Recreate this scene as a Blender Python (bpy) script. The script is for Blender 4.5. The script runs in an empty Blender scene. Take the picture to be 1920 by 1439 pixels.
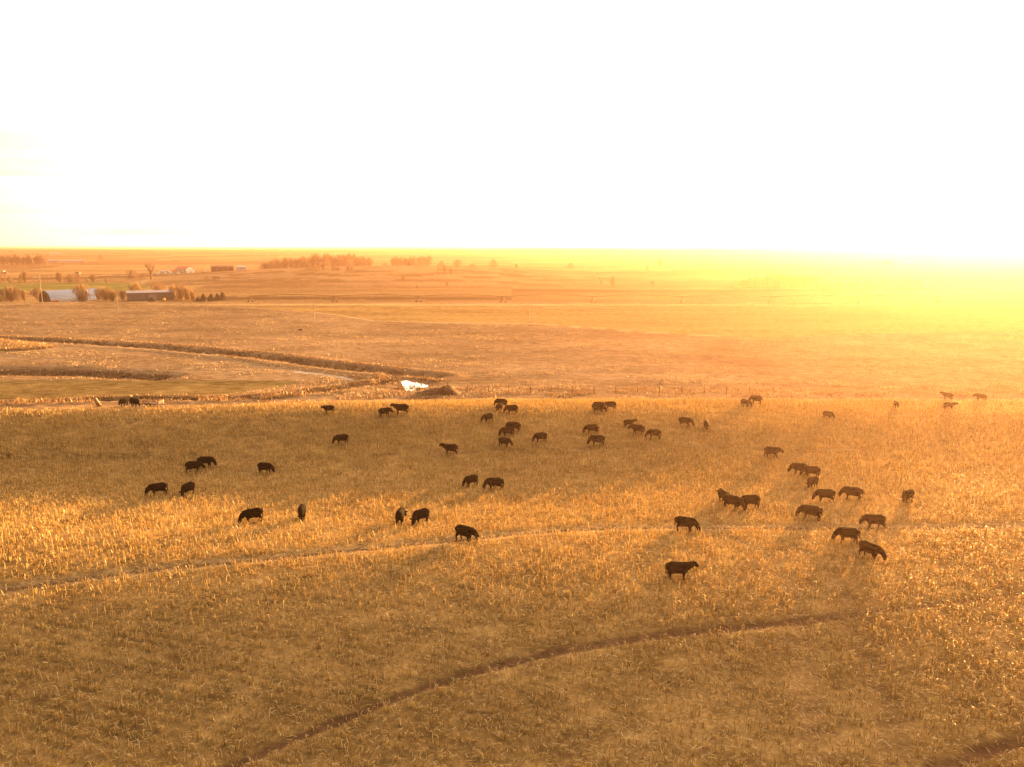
import bpy, math, random
import numpy as np
from mathutils import Vector, Matrix

random.seed(7)
RNG = np.random.default_rng(11)
scene = bpy.context.scene
COL = scene.collection
PI = math.pi

# ------------------------------------------------------------------ camera
CAM_Z = 25.0
FPX, CX, CY, HORIZON = 1331.0, 960.0, 719.5, 465.0
PITCH = math.atan((CY - HORIZON) / FPX)
cam_data = bpy.data.cameras.new("camera")
cam_data.sensor_width = 36.0
cam_data.lens = 36.0 * FPX / 1920.0
cam_data.clip_start = 0.5
cam_data.clip_end = 60000.0
cam = bpy.data.objects.new("camera", cam_data)
COL.objects.link(cam)
cam.location = (0, 0, CAM_Z)
cam.rotation_euler = (PI / 2 - PITCH, 0, 0)
scene.camera = cam

# ------------------------------------------------------------------ sun, sky, exposure
SUN_EL, SUN_AZ = math.radians(4.0), math.radians(34.4)      # azimuth clockwise from +Y
sun_data = bpy.data.lights.new("sun", 'SUN')
sun_data.energy = 5.0
sun_data.angle = math.radians(0.5)
sun_data.color = (1.0, 0.54, 0.17)
sun = bpy.data.objects.new("sun", sun_data)
COL.objects.link(sun)
SUN_DIR = Vector((math.sin(SUN_AZ) * math.cos(SUN_EL), math.cos(SUN_AZ) * math.cos(SUN_EL), math.sin(SUN_EL)))
sun.rotation_euler = SUN_DIR.to_track_quat('Z', 'Y').to_euler()
sun.location = (0, 0, 60)

world = bpy.data.worlds.new("World")
scene.world = world
world.use_nodes = True
wn = world.node_tree
wn.nodes.clear()
def N(nt, t, **kw):
    n = nt.nodes.new(t)
    for k, v in kw.items():
        setattr(n, k, v)
    return n
w_out = N(wn, 'ShaderNodeOutputWorld')
w_bg = N(wn, 'ShaderNodeBackground')
sky = N(wn, 'ShaderNodeTexSky', sky_type='NISHITA')
sky.sun_disc = False
sky.sun_elevation = SUN_EL
sky.sun_rotation = SUN_AZ
sky.altitude = 400.0
sky.air_density = 1.0
sky.dust_density = 3.0
sky.ozone_density = 1.0
w_bg.inputs['Strength'].default_value = 0.06
w_mul = N(wn, 'ShaderNodeMix', data_type='RGBA', blend_type='MULTIPLY')
w_mul.inputs[0].default_value = 1.0
w_mul.inputs[7].default_value = (0.6, 0.40, 0.24, 1)
wn.links.new(sky.outputs[0], w_mul.inputs[6])
# a thin bright sheet of high cloud in front of the clear sky, streaked, brighter towards the sun
VEIL = 6.8
w_tc = N(wn, 'ShaderNodeTexCoord')
w_sep = N(wn, 'ShaderNodeSeparateXYZ')
wn.links.new(w_tc.outputs['Generated'], w_sep.inputs[0])
w_col = N(wn, 'ShaderNodeValToRGB')
wn.links.new(w_sep.outputs['Z'], w_col.inputs[0])
_e = w_col.color_ramp.elements
_e[0].position = 0.0; _e[0].color = (1.0, 0.73, 0.33, 1)
_e[1].position = 0.22; _e[1].color = (1.0, 0.72, 0.46, 1)
_k = _e.new(.05); _k.color = (1.0, 0.73, 0.38, 1)
w_dot = N(wn, 'ShaderNodeVectorMath', operation='DOT_PRODUCT')
wn.links.new(w_tc.outputs['Generated'], w_dot.inputs[0])
w_dot.inputs[1].default_value = SUN_DIR
w_amt = N(wn, 'ShaderNodeMapRange', interpolation_type='SMOOTHSTEP')
w_amt.inputs[1].default_value = 0.05; w_amt.inputs[2].default_value = 0.7
w_amt.inputs[3].default_value = 0.08 * VEIL; w_amt.inputs[4].default_value = 1.25 * VEIL
wn.links.new(w_dot.outputs['Value'], w_amt.inputs[0])
w_map = N(wn, 'ShaderNodeMapping'); w_map.inputs['Scale'].default_value = (1.2, 1.2, 26.0); w_map.inputs['Rotation'].default_value = (0.03, 0.05, 0.0)
wn.links.new(w_tc.outputs['Generated'], w_map.inputs['Vector'])
w_nz = N(wn, 'ShaderNodeTexNoise'); w_nz.inputs['Scale'].default_value = 1.6; w_nz.inputs['Detail'].default_value = 4; w_nz.inputs['Distortion'].default_value = .4
wn.links.new(w_map.outputs[0], w_nz.inputs['Vector'])
w_str = N(wn, 'ShaderNodeMapRange', interpolation_type='SMOOTHSTEP')
w_str.inputs[1].default_value = .50; w_str.inputs[2].default_value = .66; w_str.inputs[3].default_value = 1.0; w_str.inputs[4].default_value = .72
wn.links.new(w_nz.outputs['Fac'], w_str.inputs[0])
w_m1 = N(wn, 'ShaderNodeMath', operation='MULTIPLY')
wn.links.new(w_amt.outputs[0], w_m1.inputs[0]); wn.links.new(w_str.outputs[0], w_m1.inputs[1])
w_vm = N(wn, 'ShaderNodeVectorMath', operation='SCALE')
wn.links.new(w_col.outputs[0], w_vm.inputs[0]); wn.links.new(w_m1.outputs[0], w_vm.inputs['Scale'])
w_add = N(wn, 'ShaderNodeVectorMath', operation='ADD')
wn.links.new(w_mul.outputs[2], w_add.inputs[0]); wn.links.new(w_vm.outputs[0], w_add.inputs[1])
wn.links.new(w_add.outputs[0], w_bg.inputs['Color'])
wn.links.new(w_bg.outputs[0], w_out.inputs['Surface'])

vs = scene.view_settings
vs.view_transform = 'Standard'
vs.look = 'None'
vs.gamma = 1.0
vs.use_curve_mapping = False
vs.exposure = 3.2
HAZE_DENSITY, HAZE_G = 0.00024, 0.70

cy = scene.cycles
cy.max_bounces = 5
cy.diffuse_bounces = 2
cy.glossy_bounces = 2
cy.transmission_bounces = 2
cy.transparent_max_bounces = 6
cy.volume_bounces = 1
cy.use_denoising = True
cy.denoiser = 'OPENIMAGEDENOISE'
cy.denoising_input_passes = 'RGB_ALBEDO_NORMAL'
cy.denoising_prefilter = 'ACCURATE'
cy.sample_clamp_indirect = 8.0

# ------------------------------------------------------------------ helpers
def tag(o, label=None, cat=None, group=None, kind=None):
    if label: o['label'] = label
    if cat: o['category'] = cat
    if group: o['group'] = group
    if kind: o['kind'] = kind
    return o

def link(name, mesh, mats=None, parent=None):
    o = bpy.data.objects.new(name, mesh)
    COL.objects.link(o)
    if mats is not None and not mesh.materials:
        for m in (mats if isinstance(mats, (list, tuple)) else [mats]):
            mesh.materials.append(m)
    if parent is not None:
        o.parent = parent
    return o

def empty(name, loc=(0, 0, 0), rz=0.0):
    o = bpy.data.objects.new(name, None)
    COL.objects.link(o)
    o.location = loc
    o.rotation_euler = (0, 0, rz)
    o.empty_display_size = 0.5
    return o

def np_mesh(name, verts, quads=None, tris=None, smooth=False):
    me = bpy.data.meshes.new(name)
    verts = np.asarray(verts, dtype=np.float32)
    parts, sizes = [], []
    if quads is not None and len(quads):
        q = np.asarray(quads, dtype=np.int32)
        parts.append(q.ravel()); sizes.append(np.full(len(q), 4, np.int32))
    if tris is not None and len(tris):
        t = np.asarray(tris, dtype=np.int32)
        parts.append(t.ravel()); sizes.append(np.full(len(t), 3, np.int32))
    loops = np.concatenate(parts); sz = np.concatenate(sizes)
    me.vertices.add(len(verts)); me.vertices.foreach_set('co', verts.ravel())
    me.loops.add(len(loops)); me.loops.foreach_set('vertex_index', loops)
    st = np.concatenate([[0], np.cumsum(sz)[:-1]]).astype(np.int32)
    me.polygons.add(len(sz)); me.polygons.foreach_set('loop_start', st)
    try:
        me.polygons.foreach_set('loop_total', sz)
    except Exception:
        pass
    me.polygons.foreach_set('use_smooth', np.full(len(sz), smooth, dtype=bool))
    me.update(calc_edges=True)
    return me

class MB:
    """collects solids; build() links them as one mesh object"""
    def __init__(self):
        self.v, self.f = [], []
    def add(self, vs_, fs_):
        b = len(self.v)
        self.v += [tuple(p) for p in vs_]
        self.f += [tuple(i + b for i in f) for f in fs_]
        return self
    def box(self, x0, x1, y0, y1, z0, z1, m=None):
        p = [Vector(q) for q in ((x0, y0, z0), (x1, y0, z0), (x1, y1, z0), (x0, y1, z0), (x0, y0, z1), (x1, y0, z1), (x1, y1, z1), (x0, y1, z1))]
        if m is not None: p = [m @ q for q in p]
        return self.add(p, [(0, 3, 2, 1), (4, 5, 6, 7), (0, 1, 5, 4), (1, 2, 6, 5), (2, 3, 7, 6), (3, 0, 4, 7)])
    def tube(self, pts, radii, n=6, cap=True):
        """radii: r or (r_side, r_up) per point"""
        pts = [Vector(p) for p in pts]
        rings = []
        for i, p in enumerate(pts):
            a = pts[max(i - 1, 0)]; b = pts[min(i + 1, len(pts) - 1)]
            t = (b - a).normalized()
            side = t.cross(Vector((0, 0, 1)))
            if side.length < 0.15: side = t.cross(Vector((1, 0, 0)) if abs(t.z) > .9 else Vector((0, 0, 1)))
            if abs(t.z) > 0.985: side = Vector((0, 1, 0)) - t * t.y
            side.normalize()
            up = side.cross(t).normalized()
            r = radii[i] if isinstance(radii, (list, tuple)) else radii
            ra, rb = r if isinstance(r, (list, tuple)) else (r, r)
            rings.append([p + side * (ra * math.cos(2 * PI * k / n)) + up * (rb * math.sin(2 * PI * k / n)) for k in range(n)])
        for i in range(1, len(rings)):                 # keep rings from twisting against each other
            best = min(range(n), key=lambda s: sum((rings[i][(k + s) % n] - rings[i - 1][k]).length for k in range(n)))
            rings[i] = [rings[i][(k + best) % n] for k in range(n)]
        vsl = [q for r in rings for q in r]
        fs = []
        for i in range(len(rings) - 1):
            for k in range(n):
                a, b = i * n + k, i * n + (k + 1) % n
                fs.append((a, b, b + n, a + n))
        if cap:
            fs.append(tuple(range(n - 1, -1, -1)))
            fs.append(tuple(range((len(rings) - 1) * n, len(rings) * n)))
        return self.add(vsl, fs)
    def ball(self, c, r, nu=10, nv=7):
        c = Vector(c); r = Vector(r if hasattr(r, '__len__') else (r, r, r))
        vsl = [c + Vector((0, 0, -r.z))]
        for j in range(1, nv):
            ph = -PI / 2 + PI * j / nv
            for i in range(nu):
                th = 2 * PI * i / nu
                vsl.append(c + Vector((r.x * math.cos(ph) * math.cos(th), r.y * math.cos(ph) * math.sin(th), r.z * math.sin(ph))))
        vsl.append(c + Vector((0, 0, r.z)))
        fs = [(0, 1 + (i + 1) % nu, 1 + i) for i in range(nu)]
        for j in range(nv - 2):
            for i in range(nu):
                a, b = 1 + j * nu + i, 1 + j * nu + (i + 1) % nu
                fs.append((a, b, b + nu, a + nu))
        top = len(vsl) - 1; base = 1 + (nv - 2) * nu
        fs += [(base + i, base + (i + 1) % nu, top) for i in range(nu)]
        return self.add(vsl, fs)
    def prism(self, outline, axis, t0, t1, m=None):
        """outline of 2-D points extruded along 'x' or 'y' from t0 to t1"""
        n = len(outline)
        def P(a, b, t): return Vector((t, a, b)) if axis == 'x' else Vector((a, t, b))
        p = [P(a, b, t0) for a, b in outline] + [P(a, b, t1) for a, b in outline]
        if m is not None: p = [m @ q for q in p]
        fs = [tuple(range(n - 1, -1, -1)), tuple(range(n, 2 * n))]
        fs += [(i, (i + 1) % n, n + (i + 1) % n, n + i) for i in range(n)]
        return self.add(p, fs)
    def mesh(self, name, smooth=False):
        me = bpy.data.meshes.new(name)
        me.from_pydata([tuple(q) for q in self.v], [], self.f)
        me.polygons.foreach_set('use_smooth', [smooth] * len(me.polygons))
        me.update()
        return me
    def build(self, name, mat, parent=None, smooth=False):
        return link(name, self.mesh(name, smooth), mat, parent)

# --- lattice noise
def _hash(ix, iy, seed):
    h = (ix.astype(np.int64) * 374761393 + iy.astype(np.int64) * 668265263 + seed * 1442695041) & 0xFFFFFFFF
    h = ((h ^ (h >> 13)) * 1274126177) & 0xFFFFFFFF
    h = h ^ (h >> 16)
    return (h & 0xFFFFFF) / float(0xFFFFFF)
def noise(x, y, seed=0):
    x = np.asarray(x, float); y = np.asarray(y, float)
    ix = np.floor(x); iy = np.floor(y)
    fx = x - ix; fy = y - iy
    fx = fx * fx * (3 - 2 * fx); fy = fy * fy * (3 - 2 * fy)
    a = _hash(ix, iy, seed); b = _hash(ix + 1, iy, seed); c = _hash(ix, iy + 1, seed); d = _hash(ix + 1, iy + 1, seed)
    return (a * (1 - fx) + b * fx) * (1 - fy) + (c * (1 - fx) + d * fx) * fy * 1.0
def fbm(x, y, seed=0, oct=4):
    s, a, t = 0.0, 1.0, 0.0
    for k in range(oct):
        s = s + a * noise(x * 2 ** k, y * 2 ** k, seed + k * 17); t += a; a *= 0.5
    return s / t
def sstep(a, b, x):
    t = np.clip((x - a) / (b - a), 0, 1)
    return t * t * (3 - 2 * t)

# ------------------------------------------------------------------ terrain
SP, CP = math.sin(PITCH), math.cos(PITCH)
_fy = np.arange(0, 160, 0.5)
_fp = np.interp(_fy, [0, 30, 38, 45, 50, 55, 60, 66, 72, 78, 84, 92, 100, 106, 110, 114, 118, 122, 160],
                     [-4.4, -2.8, -1.65, -.55, .0, .15, -.2, -.85, -1.45, -1.85, -1.9, -1.1, .45, 1.15, .9, .4, -.2, -.3, -.3])
_k = np.exp(-0.5 * (np.arange(-8, 9) * 0.5 / 1.3) ** 2); _k /= _k.sum()
_fp = np.convolve(np.pad(_fp, 8, mode='edge'), _k, mode='valid')
_by = np.array([118, 124, 135, 150, 170, 220, 280, 325, 345, 365, 395, 420, 520, 640, 900, 1400, 3000, 5000, 5600, 7500, 14000.0])
_bz = np.array([-.3, -.5, -1.3, -1.6, -1.7, -1.9, -1.6, -1.0, -1.15, -2.6, -6.4, -7.4, -7.6, -7.2, -7.0, -7.0, 2.0, 13.0, 12.0, -12.0, -60.0])
def H0(x, y):
    x = np.asarray(x, float); y = np.asarray(y, float)
    yy = y + 0.02 * x + 2.2 * (noise(x / 60, y / 90, 3) - .5)
    yr = yy - 0.10 * np.minimum(x, 20)                                   # the ridge by the field edge runs slanting
    f = np.interp(np.where(yy > 88, 0.5 * yy + 0.5 * yr, yy), _fy, _fp)
    k_ = 0.75 * sstep(-2, 48, x)
    f = f * (1 - k_) + (-.35 - .012 * np.maximum(55 - yy, 0)) * k_ + 0.5 * (noise(x / 34, y / 30, 5) - .5) + 0.14 * (noise(x / 9, y / 7, 6) - .5)
    yc = y + 0.015 * np.clip(x, -200, 200)
    b = np.interp(yc, _by, _bz)
    b = b + 0.9 * (fbm(x / 55, y / 45, 8, 3) - .5) * sstep(125, 160, y) * (1 - sstep(300, 330, y)) 
    rr = sstep(60, 420, x) * sstep(395, 620, y)
    b = b + rr * 3.4
    d = np.hypot((x + 140) / 230, (y - 800) / 210)
    hill = np.exp(-(d ** 2)) * 12.0
    d2 = np.hypot((x - 260) / 330, (y - 980) / 300)
    hill = np.maximum(hill, np.exp(-(d2 ** 2)) * 5.0)
    b = b + hill
    b = b + sstep(200, 1500, x + 0.1 * y) * sstep(900, 1700, y) * 13.0
    b = b + sstep(600, 2500, y) * 5 * (fbm(x / 900, y / 700, 21, 3) - .5)
    b = np.minimum(b, 25.0 - np.maximum(.0017 * y, .0030 * y - 7) + 2.0 * (fbm(x / 260, y / 400, 23, 3) - .5) * sstep(1200, 3000, y))
    w = sstep(117, 124, y)
    return f * (1 - w) + b * w

def ray(px, py):
    u, v = (px - CX) / FPX, (py - CY) / FPX
    return np.array([u, CP - v * SP, -SP - v * CP])
_ts = np.geomspace(22, 7000, 1600)
def G(px, py, h=None):
    """where the sight line of a photo pixel first meets the ground"""
    h = h or H0
    d = ray(px, py)
    x, y, z = d[0] * _ts, d[1] * _ts, CAM_Z + d[2] * _ts
    dif = z - h(x, y)
    k = np.argmax(dif < 0) if (dif < 0).any() else len(_ts) - 1
    a, b = _ts[max(k - 1, 0)], _ts[k]
    for _ in range(24):
        m = 0.5 * (a + b)
        if CAM_Z + d[2] * m - float(h(np.array([d[0] * m]), np.array([d[1] * m]))[0]) < 0: b = m
        else: a = m
    return np.array([d[0] * b, d[1] * b, CAM_Z + d[2] * b])
def GP(*pts):
    return np.array([G(a, b)[:2] for a, b in pts])

def seg_dist(x, y, poly, closed=False):
    best = np.full(np.shape(x), 1e9)
    n = len(poly)
    for i in range(n if closed else n - 1):
        ax, ay = poly[i]; bx, by = poly[(i + 1) % n]
        dx, dy = bx - ax, by - ay
        t = np.clip(((x - ax) * dx + (y - ay) * dy) / (dx * dx + dy * dy + 1e-9), 0, 1)
        best = np.minimum(best, np.hypot(x - ax - t * dx, y - ay - t * dy))
    return best
def inside(x, y, poly):
    r = np.zeros(np.shape(x), bool)
    n = len(poly); j = n - 1
    for i in range(n):
        xi, yi = poly[i]; xj, yj = poly[j]
        c = ((yi > y) != (yj > y)) & (x < (xj - xi) * (y - yi) / (yj - yi + 1e-12) + xi)
        r ^= c; j = i
    return r
def area(x, y, poly, soft):
    d = seg_dist(x, y, poly, True)
    s = np.where(inside(x, y, poly), d, -d)
    return sstep(-soft, soft, s)
def strip(x, y, line, w, soft=None):
    soft = soft or w * 0.6
    return 1 - sstep(w - soft, w + soft, seg_dist(x, y, line))

# surveyed lines of the place (photo pixel -> ground)
EDGE = GP((-500, 772), (0, 766), (300, 762), (480, 757), (700, 753), (900, 749), (1200, 748), (1500, 748), (1920, 748), (2500, 748))
EDGE_X, EDGE_Y = EDGE[:, 0], EDGE[:, 1]
def edge_y(x): return np.interp(x, EDGE_X, EDGE_Y)
CREEK = GP((-60, 634), (100, 640), (200, 646), (300, 652), (400, 661), (480, 668), (600, 684), (690, 694), (760, 703), (812, 707))
BANK = GP((735, 708), (715, 720), (660, 728), (600, 737), (530, 744), (470, 751), (380, 753), (280, 752), (180, 754), (80, 757), (-60, 759))
HOLLOW = GP((-60, 697), (60, 697), (140, 698), (220, 702), (300, 706))
TRACK = GP((658, 713), (640, 708), (600, 702), (550, 697), (500, 690), (455, 681), (420, 673), (370, 664), (300, 657), (215, 651))
GREEN = GP((-80, 712), (200, 713), (480, 713), (570, 716), (520, 727), (440, 738), (300, 746), (0, 751), (-80, 752))
YELLOW = GP((-80, 639), (0, 641), (60, 645), (106, 652), (60, 657), (-80, 661))
GOLD = GP((440, 575), (900, 575), (1400, 575), (2200, 575), (2200, 612), (1400, 634), (1200, 622), (1000, 607), (800, 605), (700, 602), (600, 588), (520, 582))
PATH = GP((585, 586), (640, 592), (700, 602), (800, 605), (1000, 607), (1200, 622), (1400, 634))
POND = GP((752, 715), (760, 713), (775, 716), (790, 718), (806, 721), (800, 724), (786, 726), (772, 730), (762, 730), (758, 725))
MUD = GP((752, 709), (790, 713), (820, 718), (806, 722), (775, 717), (752, 714))
POND_Z = float(np.mean([G(770, 730)[2], G(800, 724)[2]])) - 0.35
T1 = GP((380, 1475), (460, 1425), (560, 1380), (640, 1350), (760, 1300), (900, 1255), (1050, 1220), (1200, 1196), (1340, 1180), (1480, 1166), (1570, 1156))
T1B = GP((1540, 1160), (1640, 1147), (1800, 1128), (1960, 1105))
T2 = GP((1700, 1465), (1760, 1438), (1840, 1412), (1960, 1372))
T3 = GP((-60, 1118), (80, 1095), (200, 1078), (330, 1062), (480, 1050), (640, 1033), (800, 1018), (900, 1008), (1000, 998), (1150, 990), (1300, 989), (1500, 990), (1700, 990), (1960, 985))
T4 = GP((1290, 990), (1380, 1015), (1440, 1045), (1490, 1100), (1500, 1180), (1510, 1280), (1530, 1460))
T5 = GP((1440, 1010), (1520, 1045), (1570, 1100), (1600, 1180), (1640, 1290), (1690, 1460))
T6 = GP((-40, 816), (120, 803), (250, 792), (330, 785))
T7 = GP((700, 852), (850, 850), (1050, 842), (1250, 838), (1360, 840), (1500, 848), (1800, 850))
T8 = GP((380, 1452), (700, 1340), (900, 1290), (1200, 1225), (1500, 1190))
TRACKS = [(T1, .5, 1.0), (T1B, .36, .8), (T2, .55, 1.0), (T3, .85, .95), (T4, .7, .6), (T5, .7, .6), (T6, .25, .8), (T7, .35, .7)]

def H(x, y):
    z = H0(x, y)
    x = np.asarray(x, float); y = np.asarray(y, float)
    near = (y > 105) & (y < 260) & (x < 30) & (x > -260)
    if near.any():
        xx, yy = x[near], y[near]
        dz = -0.9 * (1 - sstep(0.8, 4.0, seg_dist(xx, yy, CREEK))) + 0.3 * (1 - sstep(0, 3, np.abs(seg_dist(xx, yy, CREEK) - 5)))
        dz += -0.7 * (1 - sstep(0.8, 2.6, seg_dist(xx, yy, BANK))) + 0.4 * (1 - sstep(0, 2.4, np.abs(seg_dist(xx, yy, BANK) - 3.4)))
        dz += -0.9 * (1 - sstep(1.0, 6.0, seg_dist(xx, yy, HOLLOW)))
        p = seg_dist(xx, yy, POND, True); ins = inside(xx, yy, POND)
        zz = z[near] + dz
        zz = np.where(ins, np.minimum(zz, POND_Z - .25), zz)
        k = 1 - sstep(0.0, 5.0, p)
        zz = np.where(ins, zz, zz * (1 - k) + np.minimum(zz, POND_Z + 0.06 + 0.10 * p) * k)
        z = z.copy(); z[near] = zz
    nf = (y > 20) & (y < 112)
    if nf.any():
        xx, yy = x[nf], y[nf]
        dz = np.zeros(xx.shape)
        for ln, w, s in TRACKS:
            d = seg_dist(xx, yy, ln)
            dz -= 0.10 * s * (1 - sstep(w * .4, w * 1.2, d))
        dz += 0.05 * (noise(xx / 1.3, yy / 1.3, 31) - .5)
        z = z.copy(); z[nf] += dz
    return z
def hz(x, y): return float(H(np.array([float(x)]), np.array([float(y)]))[0])

# ------------------------------------------------------------------ materials
def mat(name, base, rough=0.9, var=0.15, scale=3.0, spec=0.2, metallic=0.0, bump=0.0):
    m = bpy.data.materials.new(name); m.use_nodes = True
    nt = m.node_tree; b = nt.nodes['Principled BSDF']
    b.inputs['Roughness'].default_value = rough
    b.inputs['Metallic'].default_value = metallic
    b.inputs['Specular IOR Level'].default_value = spec
    tc = N(nt, 'ShaderNodeTexCoord'); nz = N(nt, 'ShaderNodeTexNoise'); nz.inputs['Scale'].default_value = scale; nz.inputs['Detail'].default_value = 5
    nt.links.new(tc.outputs['Object'], nz.inputs['Vector'])
    mp = N(nt, 'ShaderNodeMapRange'); mp.inputs[1].default_value = .3; mp.inputs[2].default_value = .7
    mp.inputs[3].default_value = 1 - var; mp.inputs[4].default_value = 1 + var
    nt.links.new(nz.outputs['Fac'], mp.inputs[0])
    mx = N(nt, 'ShaderNodeMix', data_type='RGBA', blend_type='MULTIPLY'); mx.inputs[0].default_value = 1.0
    mx.inputs[6].default_value = (*base, 1)
    nt.links.new(mp.outputs[0], mx.inputs[7])
    nt.links.new(mx.outputs[2], b.inputs['Base Color'])
    if bump:
        bp = N(nt, 'ShaderNodeBump'); bp.inputs['Strength'].default_value = bump; bp.inputs['Distance'].default_value = .05
        nt.links.new(nz.outputs['Fac'], bp.inputs['Height']); nt.links.new(bp.outputs[0], b.inputs['Normal'])
    return m

def ground_material():
    m = bpy.data.materials.new("ground_material"); m.use_nodes = True
    nt = m.node_tree; b = nt.nodes['Principled BSDF']
    b.inputs['Roughness'].default_value = 0.95; b.inputs['Specular IOR Level'].default_value = 0.0
    at = N(nt, 'ShaderNodeAttribute', attribute_name='albedo')
    geo = N(nt, 'ShaderNodeNewGeometry')
    last = at.outputs['Color']
    hs = []
    for sc, st, lo, hi in ((3.2, (1, 1, 1), .72, 1.28), (.55, (.7, 1.3, 1), .62, 1.36), (.05, (.5, 1.6, 1), .82, 1.16)):
        mpn = N(nt, 'ShaderNodeMapping'); mpn.inputs['Scale'].default_value = st
        nt.links.new(geo.outputs['Position'], mpn.inputs['Vector'])
        nz = N(nt, 'ShaderNodeTexNoise'); nz.inputs['Scale'].default_value = sc; nz.inputs['Detail'].default_value = 6; nz.inputs['Roughness'].default_value = .62
        nt.links.new(mpn.outputs[0], nz.inputs['Vector'])
        mp = N(nt, 'ShaderNodeMapRange'); mp.inputs[1].default_value = .32; mp.inputs[2].default_value = .68; mp.inputs[3].default_value = lo; mp.inputs[4].default_value = hi
        nt.links.new(nz.outputs['Fac'], mp.inputs[0])
        mx = N(nt, 'ShaderNodeMix', data_type='RGBA', blend_type='MULTIPLY'); mx.inputs[0].default_value = 1
        nt.links.new(last, mx.inputs[6]); nt.links.new(mp.outputs[0], mx.inputs[7]); last = mx.outputs[2]
        hs.append(nz.outputs['Fac'])
    nt.links.new(last, b.inputs['Base Color'])
    bp = N(nt, 'ShaderNodeBump'); bp.inputs['Strength'].default_value = .8; bp.inputs['Distance'].default_value = .25
    nt.links.new(hs[1], bp.inputs['Height'])
    bp2 = N(nt, 'ShaderNodeBump'); bp2.inputs['Strength'].default_value = .6; bp2.inputs['Distance'].default_value = .06
    nt.links.new(hs[0], bp2.inputs['Height']); nt.links.new(bp.outputs[0], bp2.inputs['Normal'])
    nt.links.new(bp2.outputs[0], b.inputs['Normal'])
    return m
M_GROUND = ground_material()

def blade_material(name, dark, mid, pale, transl=.35):
    m = bpy.data.materials.new(name); m.use_nodes = True
    nt = m.node_tree; nt.nodes.clear()
    out = N(nt, 'ShaderNodeOutputMaterial')
    at = N(nt, 'ShaderNodeAttribute', attribute_name='tint')
    cr = N(nt, 'ShaderNodeValToRGB')
    e = cr.color_ramp.elements
    e[0].position = 0; e[0].color = (*dark, 1); e[1].position = 1; e[1].color = (*pale, 1)
    k = e.new(.55); k.color = (*mid, 1)
    nt.links.new(at.outputs['Fac'], cr.inputs[0])
    d = N(nt, 'ShaderNodeBsdfDiffuse'); t = N(nt, 'ShaderNodeBsdfTranslucent'); mx = N(nt, 'ShaderNodeMixShader')
    g = N(nt, 'ShaderNodeBsdfGlossy'); g.inputs['Roughness'].default_value = .45; g.inputs['Color'].default_value = (.9, .85, .75, 1)
    nt.links.new(cr.outputs[0], d.inputs['Color']); nt.links.new(cr.outputs[0], t.inputs['Color'])
    mx.inputs[0].default_value = transl
    nt.links.new(d.outputs[0], mx.inputs[1]); nt.links.new(t.outputs[0], mx.inputs[2])
    m2 = N(nt, 'ShaderNodeMixShader'); m2.inputs[0].default_value = .05
    nt.links.new(mx.outputs[0], m2.inputs[1]); nt.links.new(g.outputs[0], m2.inputs[2])
    nt.links.new(m2.outputs[0], out.inputs['Surface'])
    return m

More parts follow.
